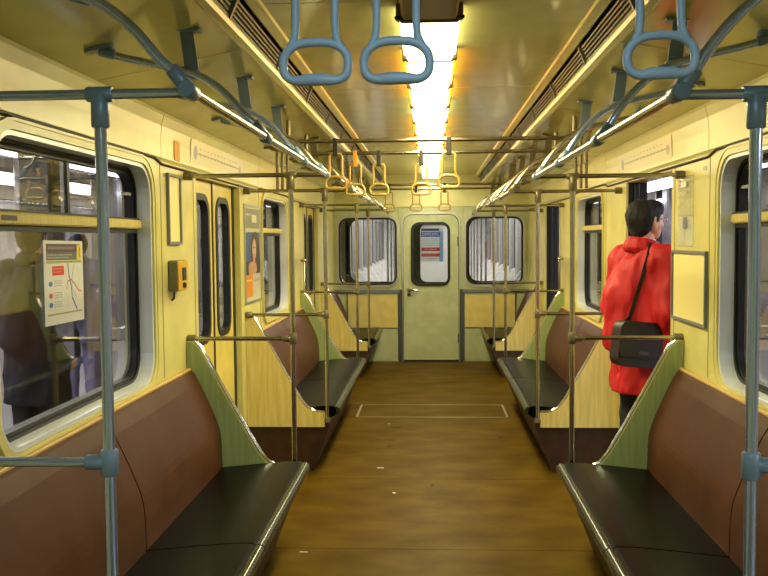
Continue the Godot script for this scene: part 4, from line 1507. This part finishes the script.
func person(called_label: String, at: Vector3, turn: float, size: float, coat: Material, pants: Material, hem: float, cell: float, group: String) -> Node3D:
	var p := thing("person", called_label, "person", at, group)
	p.rotation.y = turn
	p.scale = Vector3.ONE * size
	var body := Mesher.new()
	var bb: Array = [
		[V(-0.07, 0.96, 0), V(-0.08, 1.30, -0.01), 0.10, 0.095], [V(0.07, 0.96, 0), V(0.08, 1.30, -0.01), 0.10, 0.095],
		[V(0, 1.30, -0.02), V(0, 1.44, -0.02), 0.10, 0.06], [V(0, 1.44, -0.018), V(0, 1.60, -0.012), 0.060, 0.054]]
	for s in [-1.0, 1.0]:
		bb.append([V(s * 0.05, 1.45, -0.02), V(s * 0.18, 1.42, -0.01), 0.05, 0.055])
		var a := arm_pts(s, 1)
		bb.append([a[0], a[1], 0.050, 0.040])
		bb.append([a[1], a[2], 0.040, 0.027])
		bb.append([V(s * 0.09, 0.94, 0), V(s * 0.10, 0.52, 0.015), 0.085, 0.055])
		bb.append([V(s * 0.10, 0.52, 0.015), V(s * 0.105, 0.09, -0.02), 0.055, 0.036])
		bb.append([V(s * 0.105, 0.05, -0.03), V(s * 0.12, 0.035, 0.13), 0.034, 0.026])
	field(body, bb, cell * 1.3, 0.04)
	field(body, head_sized(head_bones()), 0.0055, 0.016)
	for s in [-1.0, 1.0]:
		var a := arm_pts(s, 1)
		hand(body, s, a[2], (a[2] - a[1]).normalized())
	obj("body", body, M.skin, p)
	for s in [-1.0, 1.0]:
		var ey := Mesher.new()
		ey.lathe(V(s * 0.033, 1.676, 0.076), V(0, 0, 1), [[0.004, -0.011], [0.010, -0.006], [0.0115, 0.0], [0.010, 0.006], [0.004, 0.0105]], 10)
		var e := obj("eye", ey, M.eye_white, p)
		e.transform = head_t()
		var pu := Mesher.new()
		pu.lathe(V(s * 0.033, 1.676, 0.0855), V(0, 0, 1), [[0.005, 0.0], [0.0045, 0.002]], 8)
		obj("pupil", pu, M.rubber, e)
	var hr := Mesher.new()
	var hb: Array = [[V(0, 1.710, -0.036), V(0, 1.716, 0.012), 0.095, 0.083], [V(0, 1.66, -0.052), V(0, 1.60, -0.046), 0.062, 0.050],
		[V(-0.035, 1.752, 0.05), V(0.04, 1.755, 0.052), 0.042, 0.040]]
	for s in [-1.0, 1.0]:
		hb.append([V(s * 0.055, 1.70, -0.04), V(s * 0.052, 1.635, -0.05), 0.048, 0.036])
		hb.append([V(s * 0.070, 1.715, 0.008), V(s * 0.075, 1.680, 0.018), 0.024, 0.012])
	field(hr, head_sized(hb), 0.007, 0.03, -100, 100, 0.005, 45.0)
	obj("hair", hr, M.hair, p)
	var tr := Mesher.new()
	var tbn: Array = []
	for s in [-1.0, 1.0]:
		tbn.append([V(s * 0.09, 0.95, 0), V(s * 0.10, 0.52, 0.012), 0.105, 0.082])
		tbn.append([V(s * 0.10, 0.52, 0.012), V(s * 0.105, 0.06, -0.015), 0.082, 0.072])
	field(tr, tbn, cell * 1.2, 0.03, 0.05, 1.02, 0.012, 14.0)
	obj("trousers", tr, pants, p)
	for s in [-1.0, 1.0]:
		var sh := Mesher.new()
		field(sh, [[V(s * 0.105, 0.055, -0.05), V(s * 0.112, 0.045, 0.04), 0.046, 0.045], [V(s * 0.112, 0.04, 0.04), V(s * 0.125, 0.034, 0.15), 0.045, 0.036], [V(s * 0.105, 0.06, -0.03), V(s * 0.105, 0.11, -0.03), 0.044, 0.044]], 0.010, 0.02, 0.0)
		obj("shoe", sh, M.shoe, p)
	var ct := Mesher.new()
	field(ct, coat_bones(hem), cell, 0.05, hem, 1.60, 0.022, 9.0)
	var co := obj("coat", ct, coat, p)
	var cl := Mesher.new()
	var cb: Array = []
	for k in 12:
		var a0 := TAU * k / 12.0
		var a1 := TAU * (k + 1) / 12.0
		cb.append([V(sin(a0) * 0.074, 1.515 - cos(a0) * 0.018, -0.022 + cos(a0) * 0.074), V(sin(a1) * 0.074, 1.515 - cos(a1) * 0.018, -0.022 + cos(a1) * 0.074), 0.021, 0.021])
		cb.append([V(sin(a0) * 0.085, 1.482 - cos(a0) * 0.018, -0.022 + cos(a0) * 0.083), V(sin(a1) * 0.085, 1.482 - cos(a1) * 0.018, -0.022 + cos(a1) * 0.083), 0.024, 0.024])
	field(cl, cb, 0.009, 0.02)
	obj("collar", cl, coat, co)
	return p

func coat_surface(p: Node3D, hem: float, x: float, y: float) -> Vector3:
	# where a line along -z of the carriage, at the carriage's x and y, first meets the coat
	var bones := coat_bones(hem)
	var inv := p.transform.affine_inverse()
	var q := Vector3(x, y, p.position.z + 0.6)
	for i in 90:
		var l := inv * q
		var d := 10.0
		for b in bones:
			var ab: Vector3 = b[1] - b[0]
			d = smin(d, cap_d(l, b[0], ab, maxf(ab.length_squared(), 1e-8), b[2], b[3]), 0.05)
		if d < 0.012:
			break
		q.z -= maxf(d * 0.6, 0.004)
		if q.z < p.position.z - 0.4:
			break
	return q

func make_people() -> void:
	var at := Vector3(1.245, 0.006, -5.12)
	var p := person("person in a red thigh-length coat standing in the open right doorway", at, deg_to_rad(116), 1.025, M.red_coat, M.black_cloth, 0.675, 0.012, "")
	# shoulder bag on the right hip with its strap over the shoulder
	var bag := thing("shoulder_bag", "dark leather shoulder bag hanging at the hip of the person in red", "bag")
	var bx := 1.155
	var by := 1.00
	var bz := coat_surface(p, 0.675, bx, by + 0.05).z + 0.055
	var ang := Basis(Vector3.UP, deg_to_rad(22)) * Basis(Vector3.BACK, deg_to_rad(-7))
	var bt := Transform3D(ang, Vector3(bx, by, bz))
	var bm := Mesher.new()
	bm.prism(rr(0, 0, 0.31, 0.25, 0.05), -0.04, 0.04, bt)
	obj("body", bm, M.bag_leather, bag)
	var fm := Mesher.new()
	fm.prism(rr(0, 0.03, 0.322, 0.20, 0.05), 0.038, 0.05, bt)
	obj("flap", fm, M.bag_leather, bag)
	var zp := Mesher.new()
	zp.box(Vector3(-0.03, -0.055, 0.048), Vector3(0.03, -0.035, 0.056), 0.003)
	var zo := obj("clasp", zp, M.dark_grey, bag)
	zo.transform = bt
	var pts: Array = []
	for q in [[1.255, 1.60], [1.238, 1.56], [1.215, 1.50], [1.195, 1.43], [1.178, 1.36], [1.158, 1.28], [1.138, 1.20], [1.118, 1.14]]:
		var h := coat_surface(p, 0.675, q[0], q[1])
		pts.append(h + Vector3(0, 0, 0.004))
	pts.append(bt * Vector3(-0.13, 0.10, 0.0))
	var sm := Mesher.new()
	for i in pts.size() - 1:
		var a: Vector3 = pts[i]
		var b: Vector3 = pts[i + 1]
		var d := (b - a).normalized()
		var sd := d.cross(Vector3(0, 0, 1)).normalized()
		var tr := Transform3D(Basis(sd, d, sd.cross(d)), a)
		sm.prism(bounds_rect_simple(-0.011, 0.011, -0.006, a.distance_to(b) + 0.006), -0.004, 0.004, tr)
	obj("strap", sm, M.bag_leather, bag)
	# glasses
	var gl := thing("glasses", "thin pale-rimmed glasses on the face of the person in red", "glasses")
	gl.transform = p.transform * head_t()
	for s in [-1.0, 1.0]:
		var tm := Mesher.new()
		tm.tube([V(s * 0.092, 1.680, -0.01), V(s * 0.082, 1.684, 0.06), V(s * 0.064, 1.684, 0.108)], 0.0022, 8)
		obj("temple", tm, M.chrome, gl)
		var rm := Mesher.new()
		var rp: Array = []
		for k in 16:
			var a := TAU * k / 16.0
			rp.append(V(s * 0.036 + cos(a) * 0.026, 1.676 + sin(a) * 0.018, 0.112))
		rm.tube(rp, 0.0022, 6, true)
		obj("rim", rm, M.chrome, gl)
	var br := Mesher.new()
	br.tube([V(-0.011, 1.682, 0.114), V(0.011, 1.682, 0.114)], 0.002, 6)
	obj("bridge", br, M.chrome, gl)
	# people waiting on the far platform, seen through the first left window
	person("person in a dark coat waiting on the platform outside the first left window", Vector3(-2.62, -0.02, -5.62), deg_to_rad(172), 1.0, M.navy_cloth, M.black_cloth, 0.55, 0.018, "")
	person("person in lilac clothes waiting on the platform outside the first left window", Vector3(-3.3, -0.02, -8.0), deg_to_rad(195), 0.96, M.lilac_cloth, M.lilac_cloth, 0.7, 0.018, "")

func _ready() -> void:
	make_materials()
	make_camera()
	make_lights()
	make_floor()
	make_walls()
	make_ceiling()
	make_end_wall()
	make_windows()
	make_side_doors()
	make_station()
	make_next_carriage()
	make_ceiling_lamps()
	for s in [-1.0, 1.0]:
		var sd := "left" if s < 0 else "right"
		bench(s, ZP[0], ZP[1], "long brown-backed bench with black seat nearest the camera along the %s wall" % sd, 2, true, true)
		bench(s, ZP[2], ZP[3], "brown-backed bench between the two doors along the %s wall" % sd, 2, true, true)
		bench(s, ZP[4], -11.27, "short bench against the end wall on the %s" % sd, 1, true, false)
	make_rails()
	make_prints()
	make_people()
